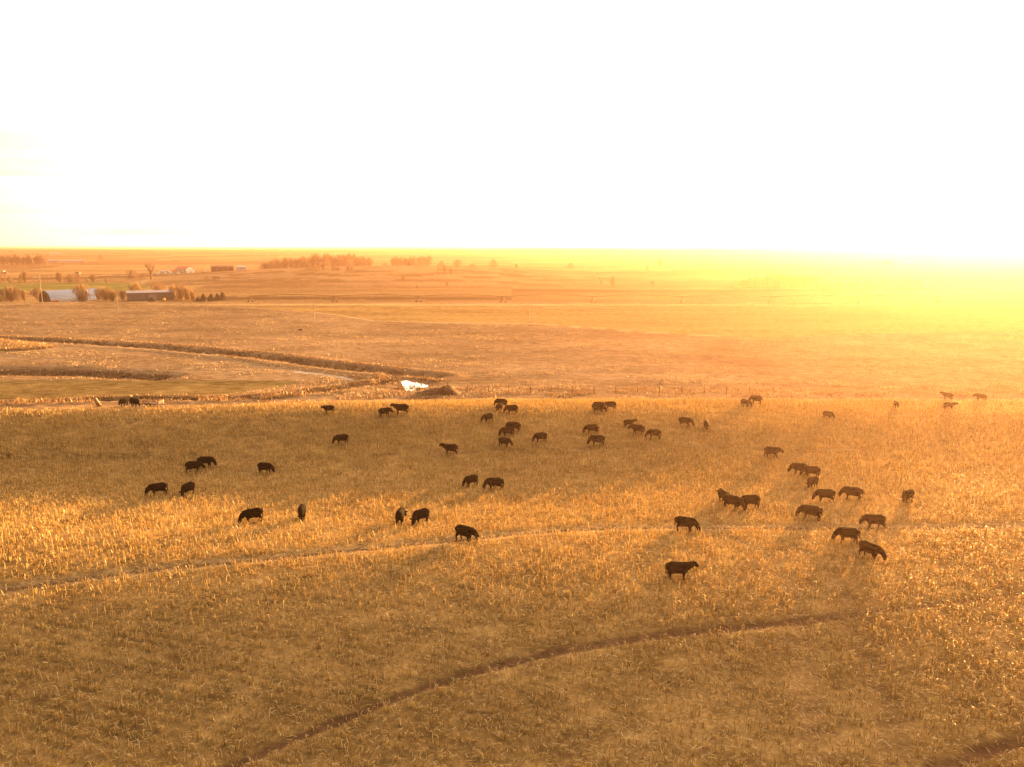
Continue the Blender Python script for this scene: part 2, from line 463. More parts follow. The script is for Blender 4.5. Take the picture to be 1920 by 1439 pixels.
# ------------------------------------------------------------------ ground sheets
def ground_albedo(x, y):
    c = np.zeros(x.shape + (3,))
    r = np.hypot(x, y)
    def put(a, rgb):
        a = np.clip(a, 0, 1)[..., None]
        c[:] = c * (1 - a) + np.array(rgb) * a
    # pasture everywhere first, then the patchwork of far fields
    n1 = fbm(x / 14, y / 9, 41, 4); n2 = fbm(x / 60, y / 40, 42, 3)
    c[:] = np.array([.20, .135, .083]) + (n1[..., None] - .5) * np.array([.13, .10, .065]) + (n2[..., None] - .5) * np.array([.09, .06, .04])
    far = sstep(395, 430, y)
    yw = y + 60 * (noise(x / 700, y / 900, 50) - .5) * sstep(600, 1500, y)
    cell = _hash(np.floor(x / (120 + .22 * y)), np.floor(20 * np.log(np.maximum(yw, 10))), 51)
    cell2 = _hash(np.floor(x / 300 + 7), np.floor(34 * np.log(np.maximum(yw, 10))), 52)
    fieldc = np.array([.20, .13, .065]) + (cell[..., None] - .5) * np.array([.20, .14, .065]) + (cell2[..., None] - .5) * np.array([.08, .04, .02])
    c[:] = c * (1 - far[..., None]) + fieldc * far[..., None]
    # hill with rough grass
    hl = np.exp(-np.hypot((x + 110) / 260, (y - 700) / 170) ** 4) * sstep(530, 560, y)
    put(hl, (.24, .155, .085)); put(hl * sstep(.5, .62, fbm(x / 30, y / 18, 55, 4)), (.13, .075, .035))
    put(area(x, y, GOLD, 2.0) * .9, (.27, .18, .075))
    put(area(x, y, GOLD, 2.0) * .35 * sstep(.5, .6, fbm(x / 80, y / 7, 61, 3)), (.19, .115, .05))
    put(strip(x, y, PATH, 1.0) * .7, (.38, .29, .19))
    put((1 - sstep(3, 9, np.abs(y + .015 * np.clip(x, -200, 200) - 330))) * .6 * sstep(-190, -120, x), (.42, .30, .14))  # pasture crest painted paler: its sunlit strip is put into the colour
    # left-hand bottoms
    put(area(x, y, GREEN, 1.2), (.125, .088, .04))
    put(area(x, y, GREEN, 1.2) * .5 * sstep(.45, .65, fbm(x / 3, y / 22 + x / 60, 63, 3)), (.165, .12, .058))
    put(area(x, y, YELLOW, 1.0), (.36, .25, .10))
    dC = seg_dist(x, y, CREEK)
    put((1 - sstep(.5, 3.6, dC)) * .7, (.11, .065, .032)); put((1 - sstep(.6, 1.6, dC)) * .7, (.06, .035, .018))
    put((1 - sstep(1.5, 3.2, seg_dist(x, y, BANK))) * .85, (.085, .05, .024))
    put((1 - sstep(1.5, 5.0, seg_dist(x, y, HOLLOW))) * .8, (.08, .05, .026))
    put(strip(x, y, TRACK[:4], .7), (.38, .33, .28)); put(strip(x, y, TRACK[3:], .4) * .5, (.30, .22, .14))
    put(area(x, y, MUD, .6), (.22, .15, .10))
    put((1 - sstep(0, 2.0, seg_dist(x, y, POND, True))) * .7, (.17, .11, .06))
    # far field lines, hedge bottoms and the green hay ground
    for pts, w, rgb, k in FAR_LINES:
        put(strip(x, y, pts, w, w * .8) * k, rgb)
    hay = area(x, y, HAY, 4)
    put(hay, (.145, .15, .05))
    put(hay * .7 * sstep(.1, .6, np.sin((y + 10 * np.sin(x / 14) + .12 * x) / 6.5)), (.23, .19, .075))
    # stubble field: soil and chaff
    fld = 1 - sstep(-1.2, .6, y - edge_y(x) + 2.5 * (noise(x / 7, y / 4, 70) - .5))
    s = fbm(x / 2.2, y / 2.2, 71, 4)
    fcol = np.array([.21, .135, .056]) + (s[..., None] - .4) * np.array([.15, .105, .05])
    c[:] = c * (1 - fld[..., None]) + fcol * fld[..., None]
    put((1 - sstep(1.5, 5.5, np.abs(y - edge_y(x) - .6))) * .8, (.24, .15, .085))
    m = y < 118
    if m.any():
        xx, yy = x[m], y[m]; cc = c[m]
        def pm(a, rgb):
            a = np.clip(a, 0, 1)[..., None]; cc[:] = cc * (1 - a) + np.array(rgb) * a
        pm(strip(xx, yy, T3, .8) * .6, (.27, .19, .11)); pm(strip(xx, yy, T4, .8) * .5, (.20, .125, .06)); pm(strip(xx, yy, T5, .8) * .5, (.20, .125, .06))
        for ln, w in ((T1, .42), (T1B, .26), (T2, .48), (T3, .36), (T6, .2), (T7, .25)):
            wob = .45 + 1.1 * fbm(xx / 1.3, yy / 1.3, 77, 3)
            pm((1 - sstep(w * .5, w * 1.1, seg_dist(xx, yy, ln) / wob)) * .9, (.10, .057, .033))
        c[m] = cc
    return np.clip(c, .02, .8)

FAR_LINES = [
    (GP((-60, 531), (80, 531), (180, 528), (260, 530)), 2.5, (.17, .10, .05), .9),
    (GP((-60, 513), (90, 514), (240, 515)), 4, (.16, .09, .05), .8),
    (GP((-60, 499), (90, 499), (300, 498)), 8, (.2, .12, .06), .6),
    (GP((0, 548), (90, 548), (250, 548), (330, 548)), 1.6, (.17, .10, .05), .8),
    (GP((330, 540), (560, 539), (720, 539), (900, 539), (1200, 540), (1400, 540)), 2.0, (.18, .10, .05), .75),
    (GP((260, 535), (275, 525), (300, 521), (400, 517), (470, 515)), 3.0, (.32, .25, .16), .6),
    (GP((560, 509), (620, 512), (700, 513), (800, 514), (960, 512), (1080, 511)), 5.0, (.19, .11, .05), .8),
    (GP((960, 499), (1080, 507), (1200, 518), (1340, 527)), 3.5, (.19, .11, .05), .7),
    (GP((960, 495), (1100, 502), (1250, 505)), 3, (.38, .29, .16), .6),
    (GP((440, 555), (700, 557), (1000, 553), (1300, 549), (1900, 545)), 1.8, (.2, .12, .06), .6),
    (GP((830, 500), (960, 498), (1200, 494), (1500, 497), (1900, 500)), 8, (.2, .12, .06), .5),
]
HAY = GP((-60, 533), (80, 532), (180, 530), (262, 533), (285, 541), (265, 546), (100, 547), (-60, 547))

def build_ground():
    az = np.concatenate([np.linspace(-180, -52, 26)[:-1], np.linspace(-52, -41, 14)[:-1], np.linspace(-41, 41, 760), np.linspace(41, 52, 14)[1:], np.linspace(52, 180, 26)[1:-1]])
    az = np.radians(az)
    py = np.concatenate([np.arange(1560, 600, -2.4), np.arange(600, 472, -1.0)])
    v = (py - CY) / FPX
    ratio = (SP + v * CP) / (CP - v * SP)
    r = 25.0 / ratio
    r = np.concatenate([[.3, 8, 16, 22], r[(r > 24) & (r < 3200)], np.geomspace(3230, 7200, 40)])
    R, A = np.meshgrid(r, az, indexing='ij')
    X, Y = R * np.sin(A), R * np.cos(A)
    Z = H(X.ravel(), Y.ravel()).reshape(X.shape)
    nr, na = X.shape
    V = np.stack([X.ravel(), Y.ravel(), Z.ravel()], 1)
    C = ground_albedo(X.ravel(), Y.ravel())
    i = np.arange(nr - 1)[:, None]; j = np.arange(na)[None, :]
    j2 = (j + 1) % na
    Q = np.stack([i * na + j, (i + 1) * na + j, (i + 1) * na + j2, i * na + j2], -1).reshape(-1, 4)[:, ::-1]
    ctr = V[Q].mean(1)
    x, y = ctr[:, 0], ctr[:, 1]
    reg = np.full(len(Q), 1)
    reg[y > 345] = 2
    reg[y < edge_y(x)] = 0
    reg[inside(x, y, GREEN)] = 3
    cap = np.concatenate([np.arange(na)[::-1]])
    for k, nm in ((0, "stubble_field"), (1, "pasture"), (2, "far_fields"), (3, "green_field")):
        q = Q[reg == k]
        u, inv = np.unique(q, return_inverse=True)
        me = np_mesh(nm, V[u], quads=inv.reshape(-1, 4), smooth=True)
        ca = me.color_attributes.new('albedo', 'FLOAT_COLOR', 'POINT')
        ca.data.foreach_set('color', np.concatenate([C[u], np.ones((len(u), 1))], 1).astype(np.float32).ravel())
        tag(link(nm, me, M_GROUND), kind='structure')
build_ground()
#==STAGE==

# ------------------------------------------------------------------ stubble, straw and dry grass
def blades(px, py_, pz, ang, lean, length, width, droop, tint, nseg=2):
    """ribbons rising from points: arrays of equal length -> verts, quads, tint per quad"""
    n = len(px)
    dx, dy = np.cos(ang), np.sin(ang)
    sx, sy = -dy, dx
    V = np.zeros((n, (nseg + 1) * 2, 3), np.float32)
    for k in range(nseg + 1):
        t = k / nseg
        out = length * (np.sin(lean) * t + droop * t * t)
        up = length * (np.cos(lean) * t - droop * 0.9 * t * t)
        w = width * (1.0 - 0.55 * t)
        for s, c in ((0, -.5), (1, .5)):
            V[:, 2 * k + s, 0] = px + dx * out + sx * w * c
            V[:, 2 * k + s, 1] = py_ + dy * out + sy * w * c
            V[:, 2 * k + s, 2] = pz + np.maximum(up, 0.01)
    base = (np.arange(n) * (nseg + 1) * 2)[:, None, None]
    q = np.array([[2 * k, 2 * k + 1, 2 * k + 3, 2 * k + 2] for k in range(nseg)])[None]
    return V.reshape(-1, 3), (base + q).reshape(-1, 4), np.repeat(tint, nseg)

def stalks(px, py_, pz, ang, lean, h, rad, tint):
    n = len(px)
    V = np.zeros((n, 9, 3), np.float32)
    for k, t in enumerate((0, .55, 1.0)):
        ox = np.cos(ang) * np.sin(lean) * h * t ** 1.3; oy = np.sin(ang) * np.sin(lean) * h * t ** 1.3
        for j in range(3):
            a = ang * 3 + 2 * PI * j / 3
            V[:, 3 * k + j, 0] = px + ox + np.cos(a) * rad * (1 - .25 * t)
            V[:, 3 * k + j, 1] = py_ + oy + np.sin(a) * rad * (1 - .25 * t)
            V[:, 3 * k + j, 2] = pz - .02 + np.cos(lean) * h * t
    q = np.array([[3 * k + j, 3 * k + (j + 1) % 3, 3 * k + 3 + (j + 1) % 3, 3 * k + 3 + j] for k in range(2) for j in range(3)])[None]
    base = (np.arange(n) * 9)[:, None, None]
    return V.reshape(-1, 3), (base + q).reshape(-1, 4), np.repeat(tint, 6)

def merge(chunks):
    vs_, qs, ts, o = [], [], [], 0
    for v, q, t in chunks:
        vs_.append(v); qs.append(q + o); ts.append(t); o += len(v)
    return np.concatenate(vs_), np.concatenate(qs), np.concatenate(ts)

def stuff_mesh(name, chunks, m):
    V, Q, T = merge(chunks)
    me = np_mesh(name, V, quads=Q)
    a = me.attributes.new('tint', 'FLOAT', 'FACE')
    a.data.foreach_set('value', np.asarray(T, np.float32))
    return tag(link(name, me, m), kind='stuff')

M_STUBBLE = blade_material("stubble_material", (.30, .185, .06), (.60, .425, .155), (.82, .66, .37), .48)
M_GRASS = blade_material("dry_grass_material", (.12, .068, .034), (.25, .16, .09), (.42, .30, .17), .3)
M_BANKGRASS = blade_material("bank_grass_material", (.085, .045, .02), (.20, .11, .05), (.42, .27, .13), .35)

def field_points(n, y0=24.0, y1=121.0, k=.95):
    y = np.sqrt(RNG.uniform(y0 * y0, y1 * y1, n))
    x = RNG.uniform(-1, 1, n) * (k * y + 9)
    return x, y
def track_cover(x, y):
    a = np.zeros(x.shape)
    for ln, w, s in TRACKS:
        a = np.maximum(a, s * strip(x, y, ln, w * 1.0, w * .45))
    return a

def build_stubble():
    x, y = field_points(215000)
    # drilled rows, bent round with the field
    rowdir = 0.21 * x + 0.978 * y + 6 * np.sin(x / 90)
    off = (np.round(rowdir / .76) * .76 - rowdir) * .7
    x = x + off * .21 + RNG.normal(0, .06, len(x)); y = y + off * .978 + RNG.normal(0, .06, len(x))
    cover = track_cover(x, y)
    patch = fbm(x / 5.5, y / 5.5, 81, 3)
    keep = RNG.uniform(0, 1, len(x)) < (1 - .93 * cover) * np.clip(.75 + .7 * (patch - .4), .5, 1)
    keep &= y < edge_y(x) - .4 - 2.2 * noise(x / 3, y / 3, 82)
    x, y, patch = x[keep], y[keep], patch[keep]
    z = H(x, y)
    n = len(x)
    ang = RNG.uniform(0, 2 * PI, n)
    lean = np.abs(RNG.normal(0, .22, n))
    h = np.clip(RNG.normal(.41, .10, n) + .12 * (patch - .5), .14, .68)
    tint = np.clip(RNG.beta(2.2, 2.6, n) + .12 * (patch - .5), 0, 1)
    chunks = [stalks(x, y, z, ang, lean, h, RNG.uniform(.016, .029, n), tint)]
    for k, p in ((0, .7), (1, .3)):
        s = (RNG.uniform(0, 1, n) < p) & ((y < 80) | (RNG.uniform(0, 1, n) < .75))
        m = s.sum()
        a2 = ang[s] + k * 2.2 + RNG.normal(0, .5, m)
        hh = h[s] * (1 - .75 * RNG.uniform(0, 1, m) ** 2)
        chunks.append(blades(x[s] + np.cos(ang[s]) * np.sin(lean[s]) * hh, y[s] + np.sin(ang[s]) * np.sin(lean[s]) * hh, z[s] + hh, a2,
                             RNG.uniform(.25, 1.0, m), RNG.uniform(.12, .29, m), RNG.uniform(.022, .045, m), RNG.uniform(.2, .9, m), np.clip(tint[s] + RNG.normal(.04, .15, m), 0, 1)))
    # straw and husks lying on the soil
    x, y = field_points(310000)
    cover = track_cover(x, y)
    keep = (RNG.uniform(0, 1, len(x)) < .62 + .38 * cover) & (y < edge_y(x) - .2)
    soil = np.maximum.reduce([strip(x, y, ln, w, w * .4) for ln, w in ((T1, .42), (T2, .45), (T6, .2), (T7, .2))])
    keep &= RNG.uniform(0, 1, len(x)) > .9 * soil
    x, y = x[keep], y[keep]; n = len(x)
    z = H(x, y) + RNG.uniform(.0, .09, n)
    tint = np.clip(RNG.beta(2, 3, n) + (RNG.uniform(0, 1, n) < .03) * .6, 0, 1)
    chunks.append(blades(x, y, z, RNG.uniform(0, 2 * PI, n), RNG.uniform(1.1, 1.5, n), RNG.uniform(.15, .42, n), RNG.uniform(.02, .045, n), RNG.uniform(0, .2, n), tint * .9))
    stuff_mesh("corn_stubble", chunks, M_STUBBLE)
build_stubble()

def tuft_chunks(x, y, hmean, wmean, per, tint0, spread=.16, lean=.35):
    z = H(x, y)
    x = np.repeat(x, per); y = np.repeat(y, per); z = np.repeat(z, per); n = len(x)
    hm = np.repeat(hmean, per) if hasattr(hmean, '__len__') else hmean
    t0 = np.repeat(tint0, per) if hasattr(tint0, '__len__') else tint0
    return blades(x + RNG.normal(0, spread, n), y + RNG.normal(0, spread, n), z - .03, RNG.uniform(0, 2 * PI, n), np.abs(RNG.normal(0, lean, n)),
                  hm * RNG.uniform(.6, 1.3, n), wmean * RNG.uniform(.6, 1.4, n), RNG.uniform(.0, .45, n), np.clip(t0 + RNG.normal(0, .15, n), 0, 1))

def build_grass():
    # pasture tufts
    n = 90000
    y = np.exp(RNG.uniform(math.log(119), math.log(345), n)); x = RNG.uniform(-1, 1, n) * (.78 * y + 5)
    cl = fbm(x / 9, y / 6, 91, 4)
    keep = (y > edge_y(x) + 1.5) & ~inside(x, y, GREEN) & ~inside(x, y, POND) & (seg_dist(x, y, TRACK) > 1.2) & (seg_dist(x, y, PATH) > 1.2) & ~inside(x, y, GOLD) & ~inside(x, y, MUD)
    keep &= RNG.uniform(0, 1, n) < np.clip((cl - .36) * 4.5, .05, 1)
    x, y, cl = x[keep], y[keep], cl[keep]
    stuff_mesh("dry_grass", [tuft_chunks(x, y, .16 + .75 * np.clip(cl - .38, 0, .3), .10 + .0 * 1, 4, np.clip(.5 + 1.3 * (cl - .5), .1, .9), .3, .5)], M_GRASS)
    # ranker growth on the ditch and creek banks
    ch = []
    def along(line, n, off0, off1, h, t, per=4, lean=.25, x0=-1e9, x1=1e9):
        i = RNG.integers(0, len(line) - 1, n * 2); lens = np.hypot(*np.diff(line, axis=0).T)
        i = RNG.choice(len(line) - 1, n, p=lens / lens.sum()); t_ = RNG.uniform(0, 1, n)
        p = line[i] * (1 - t_[:, None]) + line[i + 1] * t_[:, None]
        d = line[i + 1] - line[i]; nn = np.stack([-d[:, 1], d[:, 0]], 1) / np.hypot(d[:, 0], d[:, 1])[:, None]
        nn *= np.sign(nn[:, 1:2] + 1e-6)
        p = p + nn * RNG.uniform(off0, off1, n)[:, None]
        c = fbm(p[:, 0] / 3.5, p[:, 1] / 3.5, 95, 3)
        k = (c > RNG.uniform(.25, .6, n)) & (p[:, 0] > x0) & (p[:, 0] < x1)
        ch.append(tuft_chunks(p[k, 0], p[k, 1], h * RNG.uniform(.6, 1.3, k.sum()), .11, per, t + .5 * (c[k] - .45), .22, lean))
    xa, xb, xc = G(185, 757)[0], G(365, 757)[0], G(580, 745)[0]
    along(BANK, 800, -4.5, -1.2, .85, .62, x1=xa); along(BANK, 1100, -4.0, -1.0, .9, .62, x0=xb, x1=xc)
    along(BANK, 1700, -2.2, .4, .55, .3, x0=xc); along(BANK, 700, -3.6, -2.0, .35, .5, x0=xa, x1=xb)
    along(BANK, 1500, 1.5, 3.5, .35, .4)
    along(CREEK, 3600, -2.5, 3.2, .6, .2); along(CREEK, 900, 3, 6, .45, .4)
    along(HOLLOW, 1800, -2, 3.5, .5, .15); along(POND, 500, 1.2, 3.5, .5, .35)
    along(TRACK, 500, 1.4, 3.0, .4, .3)
    x = RNG.uniform(*np.sort(YELLOW[:, 0])[[0, -1]], 5000); y = RNG.uniform(*np.sort(YELLOW[:, 1])[[0, -1]], 5000)
    k = inside(x, y, YELLOW); ch.append(tuft_chunks(x[k], y[k], .9, .12, 4, .8, .3, .2))
    stuff_mesh("bank_grass", ch, M_BANKGRASS)
    # weeds scattered along the field margin by the fence
    x = RNG.uniform(-60, 110, 5000); y = edge_y(x) + RNG.uniform(1.5, 14, 5000)
    c = fbm(x / 4, y / 3, 97, 3); k = (c > .52) & ~inside(x, y, POND) & ~inside(x, y, GREEN) & ~inside(x, y, MUD)
    stuff_mesh("margin_weeds", [tuft_chunks(x[k], y[k], .45, .11, 4, .25 + .8 * (c[k] - .4), .25, .4)], M_BANKGRASS)
build_grass()

# ------------------------------------------------------------------ pond
def build_pond():
    c = POND.mean(0)
    P = []
    for i in range(len(POND)):
        for t in (0, .5):
            q = POND[i] * (1 - t) + POND[(i + 1) % len(POND)] * t
            q = c + (q - c) * (1.06 + .1 * (noise(np.array([q[0] * 2.1]), np.array([q[1] * 2.1]), 99)[0] - .5))
            P.append(q)
    me = bpy.data.meshes.new("pond_water")
    me.from_pydata([(p[0], p[1], POND_Z) for p in P], [], [tuple(range(len(P)))])
    m = bpy.data.materials.new("water_material"); m.use_nodes = True
    nt = m.node_tree; b = nt.nodes['Principled BSDF']
    b.inputs['Base Color'].default_value = (.85, .87, .9, 1); b.inputs['Metallic'].default_value = .9; b.inputs['Roughness'].default_value = .05
    nz = N(nt, 'ShaderNodeTexNoise'); nz.inputs['Scale'].default_value = 3.0
    tc = N(nt, 'ShaderNodeTexCoord'); nt.links.new(tc.outputs['Object'], nz.inputs['Vector'])
    bp = N(nt, 'ShaderNodeBump'); bp.inputs['Strength'].default_value = .08; bp.inputs['Distance'].default_value = .02
    nt.links.new(nz.outputs['Fac'], bp.inputs['Height']); nt.links.new(bp.outputs[0], b.inputs['Normal'])
    tag(link("pond_water", me, m), kind='structure')
build_pond()

# ------------------------------------------------------------------ cattle
def cow_mesh(name, lift=0.0, yaw=0.0, walk=0.0, fat=1.0):
    """lift 0 = muzzle on the ground, 1 = head high; yaw turns the head sideways; walk spreads the legs"""
    b = MB()
    st = [(-.80, 1.10, .14, .18), (-.77, 1.06, .25, .27), (-.66, .985, .325, .35), (-.44, .93, .365, .395), (-.16, .885, .395, .43), (.12, .875, .405, .435),
          (.34, .895, .36, .425), (.50, .94, .30, .41), (.62, .97, .23, .33), (.70, .98, .13, .2)]
    b.tube([(x, 0, z) for x, z, _, _ in st], [(ry * fat, rz * (1 + .3 * (fat - 1))) for _, _, ry, rz in st], 16)
    L = lambda a, c: tuple(a[i] * (1 - lift) + c[i] * lift for i in range(3))
    def turn(p):
        dx = p[0] - .50
        k = max(dx, 0) * yaw
        return (p[0] - abs(k) * .25, p[1] + k, p[2])
    n0 = (.42, 0, .99)
    n1 = turn(L((.68, 0, .98), (.72, 0, 1.08))); n2 = turn(L((.88, 0, .83), (.90, 0, 1.18))); n3 = turn(L((1.02, 0, .67), (1.05, 0, 1.28)))
    h1 = turn(L((1.09, 0, .50), (1.16, 0, 1.25))); h2 = turn(L((1.15, 0, .31), (1.29, 0, 1.15))); h3 = turn(L((1.175, 0, .20), (1.38, 0, 1.08)))
    b.tube([n0, n1, n2, n3], [(.25, .34), (.22, .31), (.19, .26), (.15, .195)], 12)
    b.tube([n3, h1, h2, h3], [(.145, .175), (.145, .18), (.12, .135), (.11, .105)], 12)
    b.ball(n3, .15)
    nv = Vector(n3); fw = (Vector(h2) - nv).normalized(); sd = fw.cross(Vector((0, 0, 1))).normalized(); upv = sd.cross(fw)
    for s in (-1, 1):
        e0 = nv + sd * s * .09 + upv * .05 - fw * .02
        b.tube([e0, e0 + sd * s * .16 + upv * .01, e0 + sd * s * .31 - upv * .05], [(.04, .04), (.05, .085), (.035, .035)], 8)
    for s in (-1, 1):
        f = .16 * walk * s; r = -.18 * walk * s
        b.tube([(.42, s * .18, .82), (.42, s * .20, .55), (.43 + .5 * f, s * .18, .32), (.43 + f, s * .175, .11), (.46 + f, s * .175, .0)],
               [(.15, .19), (.11, .125), (.075, .08), (.055, .06), (.068, .074)], 9)
        b.tube([(-.54, s * .17, .92), (-.48 + .3 * r, s * .21, .60), (-.66 + .6 * r, s * .19, .37), (-.63 + r, s * .18, .14), (-.59 + r, s * .18, .0)],
               [(.19, .25), (.145, .19), (.076, .09), (.057, .062), (.07, .076)], 9)
    b.tube([(-.78, 0, 1.18), (-.85, 0, 1.06), (-.87, .02, .74), (-.86, .02, .52), (-.85, .02, .32)], [.05, .045, .036, .055, .035], 7)
    b.ball((-.32, 0, .48), (.17, .13, .11))
    tmp = link(name, b.mesh(name))
    r = tmp.modifiers.new("r", 'REMESH'); r.mode = 'VOXEL'; r.voxel_size = .027; r.use_smooth_shade = True
    sm = tmp.modifiers.new("s", 'SMOOTH'); sm.factor = .5; sm.iterations = 3
    dg = bpy.context.evaluated_depsgraph_get()
    me = bpy.data.meshes.new_from_object(tmp.evaluated_get(dg), depsgraph=dg)
    old = tmp.data
    bpy.data.objects.remove(tmp); bpy.data.meshes.remove(old)
    me.name = name
    me.polygons.foreach_set('use_smooth', [True] * len(me.polygons))
    me.materials.clear()
    return me
def hide_material():
    m = mat("black_hide", (.008, .0055, .0035), .85, .35, 5.0, .01)
    p = m.node_tree.nodes['Principled BSDF']
    p.inputs['Sheen Weight'].default_value = .035; p.inputs['Sheen Roughness'].default_value = .4; p.inputs['Sheen Tint'].default_value = (1, .7, .4, 1)
    return m
M_HIDE = hide_material()
COWS = {'g': cow_mesh("cow_grazing", 0, 0, .3), 'h': cow_mesh("cow_grazing_turned", .05, .5, -.6, 1.05), 'i': cow_mesh("cow_grazing_step", .1, -.45, 1.0),
        'l': cow_mesh("cow_walking", .55, 0, 1.0), 'm': cow_mesh("cow_low_head", .3, -.2, -.8, 1.04), 'u': cow_mesh("cow_head_up", 1.0, 0, .5, 1.03), 'v': cow_mesh("cow_head_up_turned", .95, .6, -.5)}
for me in COWS.values(): me.materials.append(M_HIDE)
HERD = [
 # px, py of the feet, heading, pose, size, label
 (614, 775, 185, 'v', .86, "black cow alone with raised head at the brown edge of the field, nearest the pond"),
 (723, 781, 20, 'm', .95, "black cow lowering its head just behind the biggest cow of the field edge pair"),
 (749, 777, 180, 'u', 1.12, "big left-facing black cow with head high, standing side-on below the white pond"),
 (639, 833, 195, 'g', .97, "left-facing black cow grazing alone halfway between the pond and the dip"),
 (841, 852, 178, 'u', 1.0, "left-facing black cow with head up standing alone beside a faint wheel rut"),
 (939, 764, 160, 'g', .98, "black cow half hidden behind a smaller grazing cow at the lit field edge"),
 (935, 771, 235, 'h', .86, "smaller black cow overlapping a bigger one at the lit field edge"),
 (958, 776, 190, 'g', .97, "black cow grazing next to the overlapping pair at the lit field edge"),
 (914, 792, 225, 'i', .92, "black cow grazing at a slant just below the overlapping field edge pair"),
 (962, 809, 172, 'g', 1.0, "black cow mostly hidden behind a grazing cow in the middle of the herd"),
 (950, 819, 200, 'g', 1.0, "left-facing grazing black cow that covers another one in the middle of the herd"),
 (947, 838, 330, 'h', .90, "black cow with lowered head directly below the overlapping mid-herd pair"),
 (1012, 829, 205, 'g', .95, "black cow grazing alone between the mid-herd pair and the slanting row of four"),
 (1123, 769, 178, 'm', .92, "black cow peeping out from behind another in the huddle of three at the field edge"),
 (1124, 775, 355, 'g', .98, "right-facing black cow in front in the huddle of three at the field edge"),
 (1143, 768, 192, 'g', .92, "left-facing black cow grazing beside two others in the field edge huddle"),
 (1108, 814, 196, 'g', 1.0, "left-facing black cow grazing with a thin lit back above a slightly bigger one"),
 (1118, 836, 190, 'g', 1.06, "bigger left-facing black cow grazing below another one with the same pose"),
 (1182, 801, 8, 'u', .80, "slim right-facing black cow with level head above two others in the slanting row"),
 (1193, 814, 176, 'l', 1.0, "left-facing black cow with level head in the centre of the slanting row"),
 (1225, 823, 190, 'g', .98, "left-facing black cow grazing at the lower end of the slanting row"),
 (1286, 800, 345, 'g', 1.0, "right-facing black cow grazing beside one seen end-on"),
 (1324, 805, 275, 'g', .92, "black cow seen end-on as a narrow shape beside a right-facing grazer"),
 (1398, 763, 320, 'h', .88, "small black cow nose to nose with a grazing one at the sunny field edge"),
 (1416, 757, 185, 'g', .97, "left-facing black cow grazing behind a smaller one at the sunny field edge"),
 (1553, 786, 330, 'g', .85, "small hazy brown-looking cow grazing alone on the bright slope in the sun glow"),
 (1680, 765, 290, 'g', .82, "hazy cow seen end-on at the sunny field edge"),
 (1782, 768, 4, 'u', .82, "right-facing hazy cow with its head held out at the sunny field edge"),
 (1773, 749, 178, 'u', .86, "pale yellow hazy cow standing past the field edge, the one closer to the pond"),
 (1836, 751, 182, 'l', .86, "palest yellow hazy cow standing past the field edge closest under the sun"),
 (1450, 858, 0, 'l', 1.0, "right-facing black cow walking with level head alone above the pair of grazers"),
 (1497, 890, 186, 'g', 1.02, "left-facing black cow grazing behind the other of the close pair"),
 (1519, 895, 194, 'g', .98, "left-facing black cow grazing in front of the other of the close pair"),
 (1521, 915, 235, 'h', .92, "black cow grazing at a slant straight below the close pair"),
 (1355, 943, 120, 'm', 1.0, "black cow seen from behind at the back of the bunch of three"),
 (1374, 955, 338, 'g', 1.06, "right-facing black cow grazing in front in the bunch of three"),
 (1404, 953, 205, 'g', 1.02, "black cow with head hidden at the sun side of the bunch of three"),
 (1544, 941, 200, 'g', 1.0, "left-facing black cow grazing between the bunch of three and a similar cow"),
 (1595, 937, 187, 'g', 1.02, "left-facing black cow grazing on the sunny side of a similar grazing cow"),
 (1699, 942, 240, 'h', .96, "hazy cow grazing alone seen almost end-on under the sun glow"),
 (1517, 974, 183, 'g', 1.04, "large side-on black cow grazing with all four legs showing above the pale wheel track"),
 (1287, 997, 350, 'g', 1.02, "right-facing black cow grazing on the pale wheel track"),
 (1636, 991, 205, 'i', 1.0, "left-facing black cow grazing on the pale wheel track, behind another"),
 (1586, 1017, 197, 'g', 1.0, "left-facing black cow grazing just below the pale wheel track"),
 (1632, 1048, 325, 'h', 1.0, "right-facing black cow grazing lowest of the trio in the sun glow"),
 (1278, 1086, 5, 'u', 1.0, "right-facing black cow with head raised, the lowest and largest cow in view"),
 (366, 885, 345, 'm', 1.0, "right-facing black cow in front of another in the shaded dip"),
 (388, 876, 340, 'g', 1.0, "right-facing black cow behind another in the shaded dip"),
 (499, 888, 325, 'g', 1.0, "black cow alone in the shaded dip with its head down away from the pair"),
 (295, 929, 186, 'g', 1.02, "left-facing black cow at the rim of the lit band beside one with a golden rump"),
 (351, 929, 225, 'h', 1.0, "black cow with a golden lit rump at the rim of the lit band"),
 (472, 980, 192, 'g', 1.02, "left-facing black cow with a golden lit rump grazing low on the lit band"),
 (567, 974, 265, 'g', .98, "round black cow seen end-on alone on the lit band"),
 (882, 912, 215, 'g', .95, "smaller black cow grazing beside a long one at the dip's lower rim"),
 (926, 919, 184, 'g', 1.06, "long left-facing black cow grazing at the dip's lower rim"),
 (751, 980, 80, 'i', .98, "black cow seen from behind beside a grazing companion on the lit band"),
 (787, 982, 215, 'h', 1.02, "black cow grazing at a slant beside one seen from behind on the lit band"),
 (874, 1015, 322, 'h', 1.02, "right-facing black cow grazing on the wheel track below the pair on the lit band"),
 (233, 762, 240, 'm', .95, "dark cow in the shade under the ditch bank, the one closer to the striped marker"),
 (252, 763, 125, 'm', 1.0, "dark cow in the shade under the ditch bank, the one closer to the trailer"),
]
